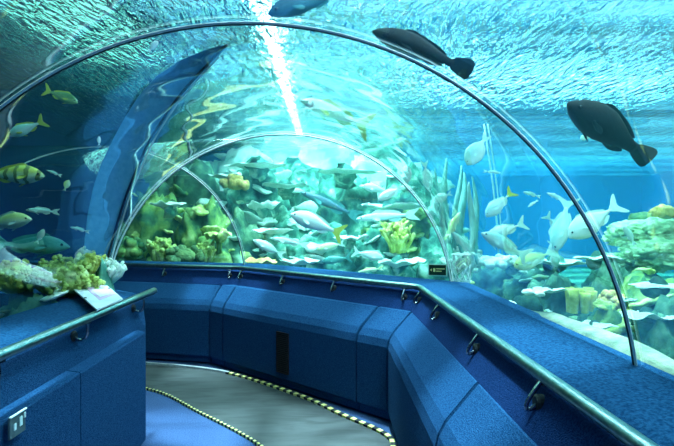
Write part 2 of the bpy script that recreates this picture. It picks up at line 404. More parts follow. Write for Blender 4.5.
while z0v + .02 + k * .018 < z1v - .012:
    z = z0v + .02 + k * .018; add_box(bm, l0 + .008, l1 - .008, 0.003, 0.010, z, z + .007, inv @ rot); k += 1
g = obj('vent_grille', bm, M['grille'], bmid); g['label'] = 'tall narrow black louvred grille'

# side boxes of the left barrier
def left_panel(poly, label, name='side_panel'):
    prof = [(-0.035, 0.06), (-0.035, 0.80), (0.035, 0.79), (0.042, 0.78), (0.042, 0.005), (-0.03, 0.005)]
    bm = bmesh.new(); sweep(bm, poly, prof, -1)
    o = centre_origin(obj(name, bm, M['carpet'])); tag(o, label, 'panel', 'carpeted panels along the inner wall'); return o
def lerp2(a, b, t): return (a[0] + (b[0] - a[0]) * t, a[1] + (b[1] - a[1]) * t)
tl = (2.42 + 1.5) / 5.0
left_panel([INN[0], lerp2(INN[0], INN[1], tl - .0008)], 'dark blue carpeted panel with the socket, left of the vertical seam')
left_panel([lerp2(INN[0], INN[1], tl + .0008), (-1.345, 3.27), (-1.60, 3.50), (-1.82, 3.84)][:3], 'lighter blue carpeted end panel at the corner of the left wall')

# ------------------------------------------------------------------ handrails
def bracket(par, base, n2, side):
    """J hook: from the wall face below the rail out and up to the rail"""
    nx, ny = n2
    bm = bmesh.new()
    k0 = 0.045 if side > 0 else -0.045
    wall = Vector((base.x + nx * k0, base.y + ny * k0, 0.958))
    rail = Vector((base.x + nx * 0.03, base.y + ny * 0.03, 1.04))
    low = Vector((base.x + nx * (k0 + .07), base.y + ny * (k0 + .07), 0.945))
    pts = []
    for q in range(11):
        a = q / 10
        p = (1 - a) ** 3 * wall + 3 * (1 - a) ** 2 * a * (wall + Vector((nx * .03, ny * .03, -0.035))) + 3 * (1 - a) * a * a * (low + Vector((nx * .02, ny * .02, -.03))) + a ** 3 * rail
        pts.append(p)
    add_tube(bm, pts, 0.008, 8)
    # rosette on the wall, saddle under the rail
    d = Vector((nx, ny, 0))
    
    t = Vector((-ny, nx, 0))
    add_box(bm, -.028, .028, -.010, .010, -.004, .004, Matrix.Translation(rail + Vector((0, 0, -.012))) @ Matrix(((t.x, d.x, 0, 0), (t.y, d.y, 0, 0), (0, 0, 1, 0), (0, 0, 0, 1))))
    o = obj('bracket', bm, M['bracket'], par, smooth=False)
    bm = bmesh.new(); add_tube(bm, [wall - d * .03, wall + d * .004, wall + d * .012], [.030, .030, .022], 16)
    obj('mount', bm, M['black'], o, smooth=False)['label'] = 'black round mounting plate'
    return o
def handrail(label, poly, side, spots, r=0.024, z=1.053):
    t = thing('handrail', label, 'handrail')
    P = off(poly, 0.025, side)
    bm = bmesh.new()
    pts = []
    for i, p in enumerate(P):
        if 0 < i < len(P) - 1:
            a = (P[i - 1] - p).normalized(); b = (P[i + 1] - p).normalized()
            for q in range(7):
                s = q / 6; e = p + a * .07 * (1 - s) ** 2 + b * .07 * s * s
                pts.append((e.x, e.y, z))
        else: pts.append((p.x, p.y, z))
    # even out long runs
    full = [Vector(pts[0])]
    for a, b in zip(pts, pts[1:]):
        a, b = Vector(a), Vector(b); n = max(1, int((b - a).length / .4))
        for q in range(1, n + 1): full.append(a.lerp(b, q / n))
    add_tube(bm, full, r, 18)
    obj('tube', bm, M['steel'], t, smooth=True)
    for (i, s) in spots:
        a, b = Vector(poly[i]), Vector(poly[i + 1]); p = a.lerp(b, s); d = (b - a).normalized(); n = Vector((-d.y, d.x)) * side
        bracket(t, Vector((p.x, p.y, 0)) , (n.x, n.y), side)
    return t
def fy(y, y0=-1.5, y1=3.65): return (y - y0) / (y1 - y0)
handrail('brushed steel handrail along the right wall, running round the far bend', OUT, 1,
         [(0, fy(.35)), (0, fy(.95)), (0, fy(1.55)), (0, fy(2.2)), (0, fy(2.98)), (0, fy(3.55)), (1, .06), (1, .38), (1, .67), (1, .955), (2, .05), (2, .55), (3, .1), (3, .5)])
handrail('brushed steel handrail with rounded end along the left wall', [(-1.32, -1.5), (-1.352, 3.52)], -1,
         [(0, fy(.4, y1=3.5)), (0, fy(1.05, y1=3.5)), (0, fy(1.82, y1=3.5)), (0, fy(2.5, y1=3.5)), (0, fy(3.28, y1=3.5))])

# ------------------------------------------------------------------ floor and moving walkway
bm = bmesh.new(); add_box(bm, -5.6, 1.4, -1.6, 6.3, -0.3, 0.0); struct(obj('floor', bm, M['carpet_floor']))
def smooth_line(pts, n=8):
    P = [Vector(p) for p in pts]; out = []
    for i in range(len(P) - 1):
        p0 = P[max(i - 1, 0)]; p1 = P[i]; p2 = P[i + 1]; p3 = P[min(i + 2, len(P) - 1)]
        for q in range(n):
            t = q / n
            out.append(0.5 * ((2 * p1) + (-p0 + p2) * t + (2 * p0 - 5 * p1 + 4 * p2 - p3) * t * t + (-p0 + 3 * p1 - 3 * p2 + p3) * t ** 3))
    out.append(P[-1]); return out
def resample(line, step):
    out = [line[0]]; acc = 0
    L = [0]
    for a, b in zip(line, line[1:]): L.append(L[-1] + (b - a).length)
    n = max(2, int(L[-1] / step)); res = []
    j = 0
    for i in range(n + 1):
        s = L[-1] * i / n
        while j < len(L) - 2 and L[j + 1] < s: j += 1
        res.append(line[j].lerp(line[j + 1], (s - L[j]) / max(1e-6, L[j + 1] - L[j])))
    return res
outer_l = smooth_line([(-5.5, 5.22), (-2.9, 5.16), (-1.92, 4.98), (-1.04, 4.68), (-0.22, 4.03), (0.12, 3.65), (0.45, 3.28), (0.475, 3.0), (0.475, 2.2), (0.475, -1.5)])
inner_l = smooth_line([(-5.5, 4.30), (-2.6, 4.45), (-1.67, 4.26), (-1.03, 3.72), (-0.47, 3.18), (-0.28, 2.8), (-0.22, 2.2), (-0.22, -1.5)])
walk = thing('moving_walkway', 'grey rubber moving walkway curving round the bend between yellow and black edges', 'walkway')
na = resample(outer_l, .08); nb = resample(inner_l, .08)
n = 110
ra = [na[int(i * (len(na) - 1) / n)] for i in range(n + 1)]; rb = [nb[int(i * (len(nb) - 1) / n)] for i in range(n + 1)]
bm = bmesh.new()
va_ = [bm.verts.new((p.x, p.y, .012)) for p in ra]; vb_ = [bm.verts.new((p.x, p.y, .012)) for p in rb]
for i in range(n): bm.faces.new([va_[i], va_[i + 1], vb_[i + 1], vb_[i]])
ex = bmesh.ops.extrude_face_region(bm, geom=list(bm.faces))
for v in [g for g in ex['geom'] if isinstance(g, bmesh.types.BMVert)]: v.co.z = 0.001
obj('belt', bm, M['belt'], walk)
def strip(line, half, z0, z1, name, mats, par, step=.035, only=None, shift=0):
    L = resample(line, step); bm = bmesh.new()
    for i, (a, b) in enumerate(zip(L, L[1:])):
        d = (b - a).normalized(); nrm = Vector((-d.y, d.x))
        mi = (i % 2) if len(mats) > 1 else 0
        if only and not (only[0] <= (a.x if only[2] == 'x' else a.y) <= only[1]): continue
        a = a + nrm * shift; b = b + nrm * shift
        q = [a - nrm * half, a + nrm * half, b + nrm * half, b - nrm * half]
        lo = [bm.verts.new((p.x, p.y, z0)) for p in q]; hi = [bm.verts.new((p.x, p.y, z1)) for p in q]
        bm.faces.new(hi).material_index = mi
        for k in range(4): bm.faces.new([lo[k], lo[(k + 1) % 4], hi[(k + 1) % 4], hi[k]]).material_index = mi
    return obj(name, bm, None, par, mats=mats)
strip(outer_l, .018, .0, .03, 'outer_edge', [M['yellow'], M['black']], walk, step=.045, only=(-1.05, 6, 'x'))['label'] = 'yellow and black chequered edge beside the vented panel'
strip(outer_l, .016, .0, .034, 'kerb', [M['kerb']], walk, only=(-5.6, -1.0, 'x'), shift=0.0)['label'] = 'bright metal kerb at the far bend'
strip(inner_l, .009, .0, .02, 'inner_edge', [M['yellow'], M['black']], walk, step=.024)['label'] = 'thin yellow and black dashed edge beside the blue carpet'

# ------------------------------------------------------------------ fittings
# information plate resting on the left ledge against the rail
p0, p1 = WZ(97, 311, 1.082), WZ(123, 300, 1.082); p3 = WZ(70, 287, 1.13); p2 = WZ(100, 280, 1.13)
def quad_frame(a, b, d):
    x = (b - a).normalized(); z = x.cross(d - a).normalized(); y = z.cross(x)
    return Matrix.Translation(a) @ Matrix(((x.x, y.x, z.x, 0), (x.y, y.y, z.y, 0), (x.z, y.z, z.z, 0), (0, 0, 0, 1)))
ip = thing('information_board', 'white information board lying tilted on the left ledge against the handrail', 'board', p0)
T = quad_frame(p0, p1, p3); T.translation = Vector((0, 0, 0))
Ti = T.inverted()
def loc2(p): q = Ti @ (p - p0); return (q.x, q.y)
c = [loc2(p) for p in (p0, p1, p2, p3)]
def poly_plate(bm, pts2, z0, z1, T):
    lo = [bm.verts.new(T @ Vector((x, y, z0))) for x, y in pts2]; hi = [bm.verts.new(T @ Vector((x, y, z1))) for x, y in pts2]
    bm.faces.new(list(reversed(lo))); bm.faces.new(hi)
    for k in range(len(pts2)): bm.faces.new([lo[k], lo[(k + 1) % len(pts2)], hi[(k + 1) % len(pts2)], hi[k]])
def bil(u, v): 
    a = (c[0][0] * (1 - u) + c[1][0] * u, c[0][1] * (1 - u) + c[1][1] * u); b = (c[3][0] * (1 - u) + c[2][0] * u, c[3][1] * (1 - u) + c[2][1] * u)
    return (a[0] * (1 - v) + b[0] * v, a[1] * (1 - v) + b[1] * v)
bm = bmesh.new(); poly_plate(bm, c, 0, .008, T); obj('plate', bm, M['plate'], ip)
bm = bmesh.new(); poly_plate(bm, [bil(.32, .22), bil(.92, .22), bil(.92, .72), bil(.32, .72)], .008, .0095, T); obj('picture_panel', bm, M['plate_pink'], ip)['label'] = 'pink printed panel'
bm = bmesh.new(); poly_plate(bm, [bil(.42, .30), bil(.80, .30), bil(.80, .62), bil(.42, .62)], .0095, .0105, T); obj('picture_map', bm, M['plate_map'], ip)['label'] = 'cream printed centre'
bm = bmesh.new()
for u_, v_ in ((.04, .42), (.96, .5)):
  bm = bmesh.new(); q = T @ Vector(bil(u_, v_) + (0,)); add_tube(bm, [q + Vector((0, 0, .012)), q + Vector((0, -.01, -.03))], .008, 8); obj('clip', bm, M['ring_dark'], ip)

# socket plate on the left panel
XF = -1.29
a = WX(7.5, 418, XF + .012); b = WX(24, 410, XF + .012); lo = WX(8, 441, XF + .012)
sk = thing('wall_socket', 'small grey metal socket plate with white marks on the left panel', 'socket', (XF + .014, (a.y + b.y) / 2, (a.z + lo.z) / 2))
wy = (b.y - a.y) / 2; hz = (a.z - lo.z) / 2
def bev_box(name, x0, x1, y0, y1, z0, z1, m, par, bv=.003):
    bm = bmesh.new(); add_box(bm, x0, x1, y0, y1, z0, z1)
    bmesh.ops.recalc_face_normals(bm, faces=bm.faces)
    bmesh.ops.bevel(bm, geom=list(bm.edges), offset=bv, segments=2, affect='EDGES')
    return obj(name, bm, m, par)
bev_box('plate', -.004, .006, -wy, wy, -hz, hz, M['socket'], sk)
bev_box('switch', .006, .010, -wy * .55, -wy * .25, -hz * .35, hz * .25, M['socket_white'], sk, .0015)
bev_box('switch', .006, .010, wy * .15, wy * .5, -hz * .30, hz * .55, M['socket_white'], sk, .0015)
bev_box('switch', .006, .010, wy * .68, wy * .9, hz * .2, hz * .7, M['socket_white'], sk, .0015)
bev_box('top_edge', .004, .012, -wy, wy, hz * .9, hz * 1.05, M['socket_white'], sk, .0015)

# direction sign on the acrylic by the second arch
p = W(437.5, 270, 3.95); q1 = W(429, 265, 3.97); q2 = W(446, 266, 3.93); q3 = W(430.5, 275, 3.97)
sg = thing('direction_sign', 'small black and yellow arrow sign on the acrylic at the foot of the arch', 'sign', p)
T = quad_frame(q3, W(446.5, 275.5, 3.93), q1); T.translation = Vector((0, 0, 0))
sw, sh = (q2 - q1).length / 2, (q1 - q3).length / 2
bm = bmesh.new(); poly_plate(bm, [(-sw * 1.15, -sh * 1.2), (sw * 1.15, -sh * 1.2), (sw * 1.15, sh * 1.2), (-sw * 1.15, sh * 1.2)], -.004, 0, T); obj('backing', bm, M['sign_edge'], sg)
bm = bmesh.new(); poly_plate(bm, [(-sw, -sh), (sw, -sh), (sw, sh), (-sw, sh)], 0, .003, T); obj('panel', bm, M['sign_black'], sg)
bm = bmesh.new(); poly_plate(bm, [(-sw * .88, 0), (-sw * .66, -sh * .3), (-sw * .66, sh * .3)], .003, .005, T); obj('arrow', bm, M['sign_yellow'], sg)
bm = bmesh.new()
poly_plate(bm, [(-sw * .5, -sh * .35), (-sw * .25, -sh * .35), (-sw * .25, sh * .35), (-sw * .5, sh * .35)], .003, .005, T)
for (x0, x1, y) in [(-.15, .85, .25), (-.15, .5, -.22)]:
    poly_plate(bm, [(sw * x0, sh * (y - .09)), (sw * x1, sh * (y - .09)), (sw * x1, sh * (y + .09)), (sw * x0, sh * (y + .09))], .003, .005, T)
obj('marks', bm, M['sign_yellow'], sg)

# ------------------------------------------------------------------ the tank
WZTOP = 3.4
X0, X1, Y0, Y1, ZB = -5.5, 13.0, -1.5, 18.0, -0.3
def wallbox(name, x0, x1, y0, y1, z0, z1, m):
    bm = bmesh.new(); add_box(bm, x0, x1, y0, y1, z0, z1); return struct(obj(name, bm, m))
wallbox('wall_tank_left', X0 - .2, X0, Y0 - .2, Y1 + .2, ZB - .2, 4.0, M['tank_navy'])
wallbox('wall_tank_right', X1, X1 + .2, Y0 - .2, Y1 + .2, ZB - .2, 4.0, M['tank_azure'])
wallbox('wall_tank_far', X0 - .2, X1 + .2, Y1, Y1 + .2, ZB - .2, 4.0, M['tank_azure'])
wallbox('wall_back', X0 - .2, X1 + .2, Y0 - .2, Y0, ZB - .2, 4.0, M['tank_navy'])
wallbox('floor_tank', X0 - .2, X1 + .2, Y0 - .2, Y1 + .2, ZB - .2, ZB, M['sand'])
# water body: tank box with the tunnel cut out of it
bm = bmesh.new()
E_ = .05
add_box(bm, X0 - .04, X1 + .04, Y0 - .04, Y1 + .04, ZB - .04, WZTOP - .01)
secs = []
for i in range(5):
    row = []
    cx, cy, az = RINGS[i]
    e0 = Vector((cx, cy, 0)); ax = Vector((math.cos(az), math.sin(az), 0))
    rr = R + .02
    shift = Vector((0, 0.0, 0))
    if i == 0: shift = Vector((0, .01, 0))
    if i == 4: shift = Vector((.01, 0, 0))
    row.append(e0 + ax * rr + Vector((0, 0, ZB + .02)))
    for k in range(33):
        th = .05 + (PI - .1) * k / 32
        row.append(ring_pt(i, th, rr))
    row.append(e0 - ax * rr + Vector((0, 0, ZB + .02)))
    secs.append([bm.verts.new(p + shift) for p in row])
ns = len(secs[0])
newf = []
for a, b in zip(secs, secs[1:]):
    for k in range(ns): newf.append(bm.faces.new([a[k], a[(k + 1) % ns], b[(k + 1) % ns], b[k]]))
newf.append(bm.faces.new(secs[0])); newf.append(bm.faces.new(list(reversed(secs[-1]))))
bmesh.ops.recalc_face_normals(bm, faces=bm.faces)
cav = newf
me_c = Vector((-.3, 1, 1))
# cavity normals must point into the tunnel
f0 = newf[ns // 2]
if (me_c - f0.calc_center_median()).dot(f0.normal) < 0: bmesh.ops.reverse_faces(bm, faces=newf)
me = bpy.data.meshes.new('water'); bm.to_mesh(me); bm.free(); me.materials.append(M['water_vol'])
wo = bpy.data.objects.new('water', me); COL.objects.link(wo); tag(wo, 'clear blue green water filling the tank around the tunnel', 'water', kind='stuff')
# rippled surface
bm = bmesh.new(); nx, ny = 140, 146; g = []
for i in range(nx + 1):
    row = []
    for j in range(ny + 1):
        x = X0 + (X1 - X0) * i / nx; y = Y0 + (Y1 - Y0) * j / ny
        z = WZTOP + 0.035 * noise.noise(Vector((x * 1.1, y * 1.6, 3))) + .014 * noise.noise(Vector((x * 3.1, y * 4.2, 7)))
        row.append(bm.verts.new((x, y, z)))
    g.append(row)
for i in range(nx):
    for j in range(ny): bm.faces.new([g[i][j], g[i + 1][j], g[i + 1][j + 1], g[i][j + 1]])
ws = obj('water_surface', bm, M['water_top'], smooth=True); tag(ws, 'rippled underside of the water surface overhead', 'water', kind='stuff')

# ------------------------------------------------------------------ rocks and corals
def blob(name, mat, c, r, seed, amp=.35, freq=1.6, sub=4, par=None, ridged=True, fine=.08):
    """c centre, r=(rx,ry,rz) lumpy rock"""
    bm = bmesh.new(); bmesh.ops.create_icosphere(bm, subdivisions=sub, radius=1)
    for v in bm.verts:
        p = v.co.copy(); s = Vector((seed * 3.7, seed * 1.3, -seed * 2.1))
        n = noise.fractal(p * freq + s, 1.0, 2.0, 4)
        d = 1 + amp * n
        if ridged: d += fine * (1 - abs(noise.noise(p * freq * 4 + s)) * 3)
        v.co = Vector((p.x * r[0], p.y * r[1], p.z * r[2])) * d
    o = obj(name, bm, mat, par, smooth=True); o.location = c; return o
def rock(px, pt, D, wpx, mat, label, base=ZB, depth=None, seed=None, amp=.32, cat='rock', name='reef_rock', group=None, top=None):
    """px centre, pt pixel row of the top, wpx width in pixels; stands on the tank floor"""
    w = wpx / F * D / 2
    t = W(px, pt, D); hz = (t.z - base) / 2 * 1.0
    c = Vector((t.x, t.y + (depth or w) * .3, base + hz * .98))
    o = blob(name, mat, c, (w * .95, depth or w * .8, hz * 1.02), seed if seed is not None else random.random() * 50, amp=amp, sub=5 if wpx > 60 else 4)
    tag(o, label, cat, group)
    crusts(o, w, hz, mat, int(px * 7 + pt))
    return o
def crusts(o, w, hz, mat, seed):
    rnd = random.Random(seed); vs = [v for v in o.data.vertices if v.normal.y < -.1 and v.normal.z > -.2 and v.co.z > hz * .05]
    cm = {'rock_teal': 'coral_pale', 'rock_green': 'coral_lime', 'rock_dark': 'rock_green', 'rock_pale': 'coral_pale'}[mat.name]
    for k in range(11 if mat.name == 'rock_dark' else 7 if w > .3 else 5):
        if not vs: return
        v = rnd.choice(vs); sw = w * (rnd.uniform(.10, .30) if mat.name == 'rock_dark' else rnd.uniform(.16, .42)); sh_ = sw * rnd.uniform(.16, .34); n = 22; bm = bmesh.new(); sd = rnd.random() * 40
        rows = []
        for (rr, zz) in [(.35, .9), (.75, 1.0), (1.0, .55), (.92, .1), (.6, -.5), (.2, -1.0)]:
            row = []
            for q in range(n):
                a = 2 * PI * q / n; e = 1 + .45 * noise.noise(Vector((math.cos(a) * 1.6 + sd, math.sin(a) * 1.6, sd))) + .2 * noise.noise(Vector((math.cos(a) * 4, math.sin(a) * 4 + sd, 3)))
                x, y = math.cos(a) * sw * rr * e, math.sin(a) * sw * .75 * rr * e
                row.append(bm.verts.new((x, y, sh_ * (zz + .9 * noise.noise(Vector((x / sw * 1.8, y / sw * 1.8, sd)))))))
            rows.append(row)
        for a_, b_ in zip(rows, rows[1:]):
            for q in range(n): bm.faces.new([a_[q], a_[(q + 1) % n], b_[(q + 1) % n], b_[q]])
        bm.faces.new(rows[0]); bm.faces.new(rows[-1])
        c_ = obj('crust', bm, M[rnd.choice(['coral_pale', 'rock_green', 'coral_yellow', 'coral_olive', 'coral_pale', 'coral_mound']) if mat.name == 'rock_dark' else cm], o, smooth=True); c_.location = v.co; c_.rotation_euler = (rnd.uniform(-.5, .1), rnd.uniform(-.4, .4), rnd.random() * 6)
def plate_coral(px, py, D, wpx, hpx, mat, label, seed, par=None):
    """irregular shelf coral: wavy disc on a short stem"""
    w = wpx / F * D / 2; h = max(.012, hpx / F * D / 2); c = W(px, py, D)
    bm = bmesh.new(); n = 40; rings = []
    for side in (1, -1):
        rows = []
        for k in range(6):
            rr = k / 5
            row = []
            for q in range(n):
                a = 2 * PI * q / n
                e = 1 + .34 * noise.noise(Vector((math.cos(a) * 1.7 + seed, math.sin(a) * 1.7, seed))) + .14 * noise.noise(Vector((math.cos(a) * 5, math.sin(a) * 5 + seed, 0)))
                x = math.cos(a) * w * rr * e; y = math.sin(a) * w * .6 * rr * e
                z = h * (.35 * rr * rr + 1.1 * noise.noise(Vector((x / w * 2.2, y / w * 2.2, seed)))) + (h * .28 * (1 - rr ** 4) if side > 0 else -h * .7 * (1 - rr * rr))
                row.append(bm.verts.new((x, y, z)))
            rows.append(row)
        for a_, b_ in zip(rows[1:], rows[2:]):
            for q in range(n): bm.faces.new([a_[q], a_[(q + 1) % n], b_[(q + 1) % n], b_[q]])
        bm.faces.new(rows[1])
        for v in rows[0]: bm.verts.remove(v)
        rings.append(rows[-1])
    for q in range(n): bm.faces.new([rings[0][q], rings[0][(q + 1) % n], rings[1][(q + 1) % n], rings[1][q]])
    t = thing('shelf_coral', label, 'coral', c)
    obj('shelf', bm, mat, t, smooth=True)
    bm = bmesh.new(); add_tube(bm, [(0, w * .5, -h * 2.4), (0, w * .25, -h * 1.2), (0, 0, 0)], [w * .30, w * .28, w * .34], 10); 
    for v in bm.verts: v.co += Vector((1, 1, .3)) * .25 * w * noise.noise(v.co * 9 + Vector((seed, 0, 0)))
    obj('stem', bm, M['rock_green' if mat.name == 'coral_lime' else 'rock_dark' if D < 5 else 'rock_teal'], t, smooth=True)['label'] = 'darker rocky stem'
    t['group'] = 'shelf corals on the reef'
    return t
def bush_coral(px, py, D, wpx, hpx, mat, label, seed, nb=26, rad=.016, name='bush_coral', knob=True, group=None):
    """many short branching fingers from a common base"""
    rnd = random.Random(seed); w = wpx / F * D / 2; h = hpx / F * D; base = W(px, py, D)
    bm = bmesh.new(); 
    for k in range(nb):
        a = rnd.random() * 2 * PI; sp = rnd.random() ** .6
        tip = Vector((math.cos(a) * w * sp, math.sin(a) * w * .8 * sp, h * (1 - .45 * sp * sp) * (.8 + .3 * rnd.random())))
        root = Vector((tip.x * .35, tip.y * .35, 0)); mid = root.lerp(tip, .55) + Vector((rnd.uniform(-1, 1), rnd.uniform(-1, 1), 0)) * w * .12
        r0 = rad * (.8 + .5 * rnd.random())
        add_tube(bm, [root, mid, tip, tip + Vector((0, 0, r0))], [r0 * 1.2, r0, r0 * 1.15, r0 * .5], 7)
        for j in range(2):
            a2 = rnd.random() * 2 * PI; q = mid.lerp(tip, rnd.random())
            e = q + Vector((math.cos(a2), math.sin(a2), .9)) * h * .22
            add_tube(bm, [q, q.lerp(e, .5) + Vector((0, 0, .005)), e, e + Vector((0, 0, r0 * .6))], [r0 * .8, r0 * .75, r0 * .85, r0 * .3], 6)
    o = obj(name, bm, mat, smooth=True); o.location = base
    tag(o, label, 'coral', group); return o
def lump_coral(px, py, D, wpx, hpx, mat, label, seed, lumps=None, name='lobed_coral', group=None, ls=.34):
    """cluster of rounded knobs, one mesh"""
    rnd = random.Random(seed); w = wpx / F * D / 2; h = hpx / F * D / 2; c = W(px, py, D)
    bm = bmesh.new()
    for k in range(lumps or 30):
        z = rnd.uniform(-.5, 1); a = rnd.random() * 2 * PI; rr = math.sqrt(max(0, 1 - z * z))
        p = Vector((math.cos(a) * rr * w, math.sin(a) * rr * w * .8, z * h)) * (.85 + .5 * noise.noise(Vector((math.cos(a) * rr * 2.2 + seed, math.sin(a) * rr * 2.2, z * 2))))
        s = ls * (w + h) / 2 * rnd.uniform(.7, 1.2)
        r_ = bmesh.ops.create_icosphere(bm, subdivisions=2, radius=s)
        for v in r_['verts']:
            v.co = v.co * (1 + .25 * noise.noise(v.co * 9 / max(s, .02) * .3 + Vector((k, seed, 0)))) + p
    r_ = bmesh.ops.create_icosphere(bm, subdivisions=3, radius=1)
    for v in r_['verts']: v.co = Vector((v.co.x * w * .8, v.co.y * w * .65, v.co.z * h * .85))
    o = obj(name, bm, mat, smooth=True); o.location = c; tag(o, label, 'coral', group); return o
def tube_sponge(px, py, D, wpx, mat, label, seed, n=6):
    rnd = random.Random(seed); w = wpx / F * D / 2; c = W(px, py, D)
    t = thing('tube_sponge', label, 'sponge', c)
    for k in range(n):
        a = 2 * PI * k / n + rnd.random() * .5; s = w * rnd.uniform(.45, .75)
        x, y = math.cos(a) * w * .6, math.sin(a) * w * .4; r = w * .30; h = w * rnd.uniform(.5, .9)
        bm = bmesh.new(); prof = [(r * .7, -w * .5), (r * .85, h * .4), (r, h), (r * .85, h * 1.03), (r * .5, h * .9), (r * .42, h * .4), (0.001, h * .35)]
        m = 14; rows = [[bm.verts.new((x + math.cos(2 * PI * q / m) * rr, y + math.sin(2 * PI * q / m) * rr, z + x * .1)) for q in range(m)] for rr, z in prof]
        for a_, b_ in zip(rows, rows[1:]):
            for q in range(m): bm.faces.new([a_[q], a_[(q + 1) % m], b_[(q + 1) % m], b_[q]])
        obj('tube', bm, mat, t, smooth=True)
    return t

# far reef behind the bend: three tiers
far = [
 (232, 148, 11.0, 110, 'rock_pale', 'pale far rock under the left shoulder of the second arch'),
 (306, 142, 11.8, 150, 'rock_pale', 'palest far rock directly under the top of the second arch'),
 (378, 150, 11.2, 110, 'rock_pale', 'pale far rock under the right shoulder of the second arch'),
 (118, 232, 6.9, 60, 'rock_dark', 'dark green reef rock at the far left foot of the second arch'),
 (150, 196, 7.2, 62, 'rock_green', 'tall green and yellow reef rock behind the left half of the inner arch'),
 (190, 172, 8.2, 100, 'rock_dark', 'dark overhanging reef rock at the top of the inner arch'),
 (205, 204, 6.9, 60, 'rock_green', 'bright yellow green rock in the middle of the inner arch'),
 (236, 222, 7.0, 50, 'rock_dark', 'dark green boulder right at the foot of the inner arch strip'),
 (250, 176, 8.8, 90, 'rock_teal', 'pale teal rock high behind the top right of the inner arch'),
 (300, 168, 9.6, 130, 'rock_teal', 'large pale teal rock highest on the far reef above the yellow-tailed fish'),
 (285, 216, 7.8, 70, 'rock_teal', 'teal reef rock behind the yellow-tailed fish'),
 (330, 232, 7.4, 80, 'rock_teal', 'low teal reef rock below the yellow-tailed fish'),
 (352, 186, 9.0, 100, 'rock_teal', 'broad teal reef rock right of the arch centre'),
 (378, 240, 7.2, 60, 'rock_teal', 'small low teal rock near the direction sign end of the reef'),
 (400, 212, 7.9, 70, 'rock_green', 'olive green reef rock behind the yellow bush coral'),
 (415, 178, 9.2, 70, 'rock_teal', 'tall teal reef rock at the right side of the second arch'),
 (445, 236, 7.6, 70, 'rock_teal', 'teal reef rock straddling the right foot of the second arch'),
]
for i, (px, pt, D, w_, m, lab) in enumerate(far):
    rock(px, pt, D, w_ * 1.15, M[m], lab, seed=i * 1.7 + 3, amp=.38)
near_r = [
 (490, 262, 6.4, 70, 'rock_dark', 'dark reef rock left of the school, behind the blue ledge'),
 (545, 268, 6.0, 80, 'rock_dark', 'flat-topped dark reef rock under the big pale fish'),
 (560, 284, 4.6, 70, 'rock_dark', 'dark rock pedestal behind the yellow tube sponge'),
 (622, 278, 4.3, 90, 'rock_dark', 'dark green rock behind the right foot of the first arch'),
 (668, 282, 3.6, 110, 'rock_green', 'large dark mossy rock in the lower right behind the acrylic'),
 (610, 318, 3.1, 80, 'rock_green', 'mossy green rock low beside the right ledge'),
 (700, 318, 2.7, 120, 'rock_dark', 'dark rock cut by the right edge of the picture'),
 (530, 300, 4.3, 50, 'rock_dark', 'small dark rock just behind the blue ledge, below the white shells'),
 (640, 262, 5.6, 90, 'rock_dark', 'dark rock between the brain coral and the first arch'),
]
for i, (px, pt, D, w_, m, lab) in enumerate(near_r):
    rock(px, pt, D, w_, M[m], lab, seed=i * 2.3 + 60, amp=.28)
near_l = [
 (14, 298, 3.1, 60, 'rock_dark', 'dark green rock under the coral at the left edge'),
 (75, 300, 3.2, 60, 'rock_green', 'green rock under the lime bush coral on the left'),
 (30, 308, 2.9, 100, 'rock_dark', 'dark low rock behind the left ledge'),
 (100, 280, 3.3, 40, 'rock_teal', 'pale teal rock behind the information board'),
]
for i, (px, pt, D, w_, m, lab) in enumerate(near_l):
    rock(px, pt, D, w_, M[m], lab, seed=i * 2.9 + 120, amp=.2, depth=.16)

# mound (brain) corals upper right
for i, (px, py, D, w_, h_, lab) in enumerate([
    (652, 236, 4.9, 76, 32, 'big pale yellow green brain coral mound at the right edge'),
    (664, 254, 4.6, 70, 30, 'second brain coral mound, directly below the biggest one'),
    (620, 262, 4.9, 44, 18, 'small pale brain coral beside the first arch')]):
    c_ = W(px, py, D); w = w_ / F * D / 2; h = h_ / F * D / 2
    o = blob('brain_coral', M['coral_mound'], c_, (w, w * .8, h), 200 + i * 7, amp=.22, freq=2.2, sub=5, fine=.14); tag(o, lab, 'coral', 'brain coral mounds')
for i, (px, py, D, w_, h_, m, lab) in enumerate([
    (664, 214, 5.2, 24, 22, 'coral_orange', 'orange-capped pillar coral above the brain coral mound'),
    (642, 222, 5.4, 26, 24, 'coral_olive', 'olive pillar coral left of the orange-capped one')]):
    t = W(px, py, D); w = w_ / F * D / 2; h = h_ / F * D
    th = thing('pillar_coral', lab, 'coral', t)
    bm = bmesh.new(); add_tube(bm, [(w * .9, .02, -h * 2.0), (w * .35, .01, -h * .9), (0, 0, 0)], [w * .9, w * .55, w * .6], 16)
    for v in bm.verts: v.co += Vector(v.co).normalized() * .03 * noise.noise(v.co * 14)
    obj('stalk', bm, M['coral_olive'], th, smooth=True)
    cp = blob('cap', M[m], (0, 0, h * .08), (w, w * .8, h * .32), 300 + i, amp=.3, freq=2.2, sub=3, par=th)

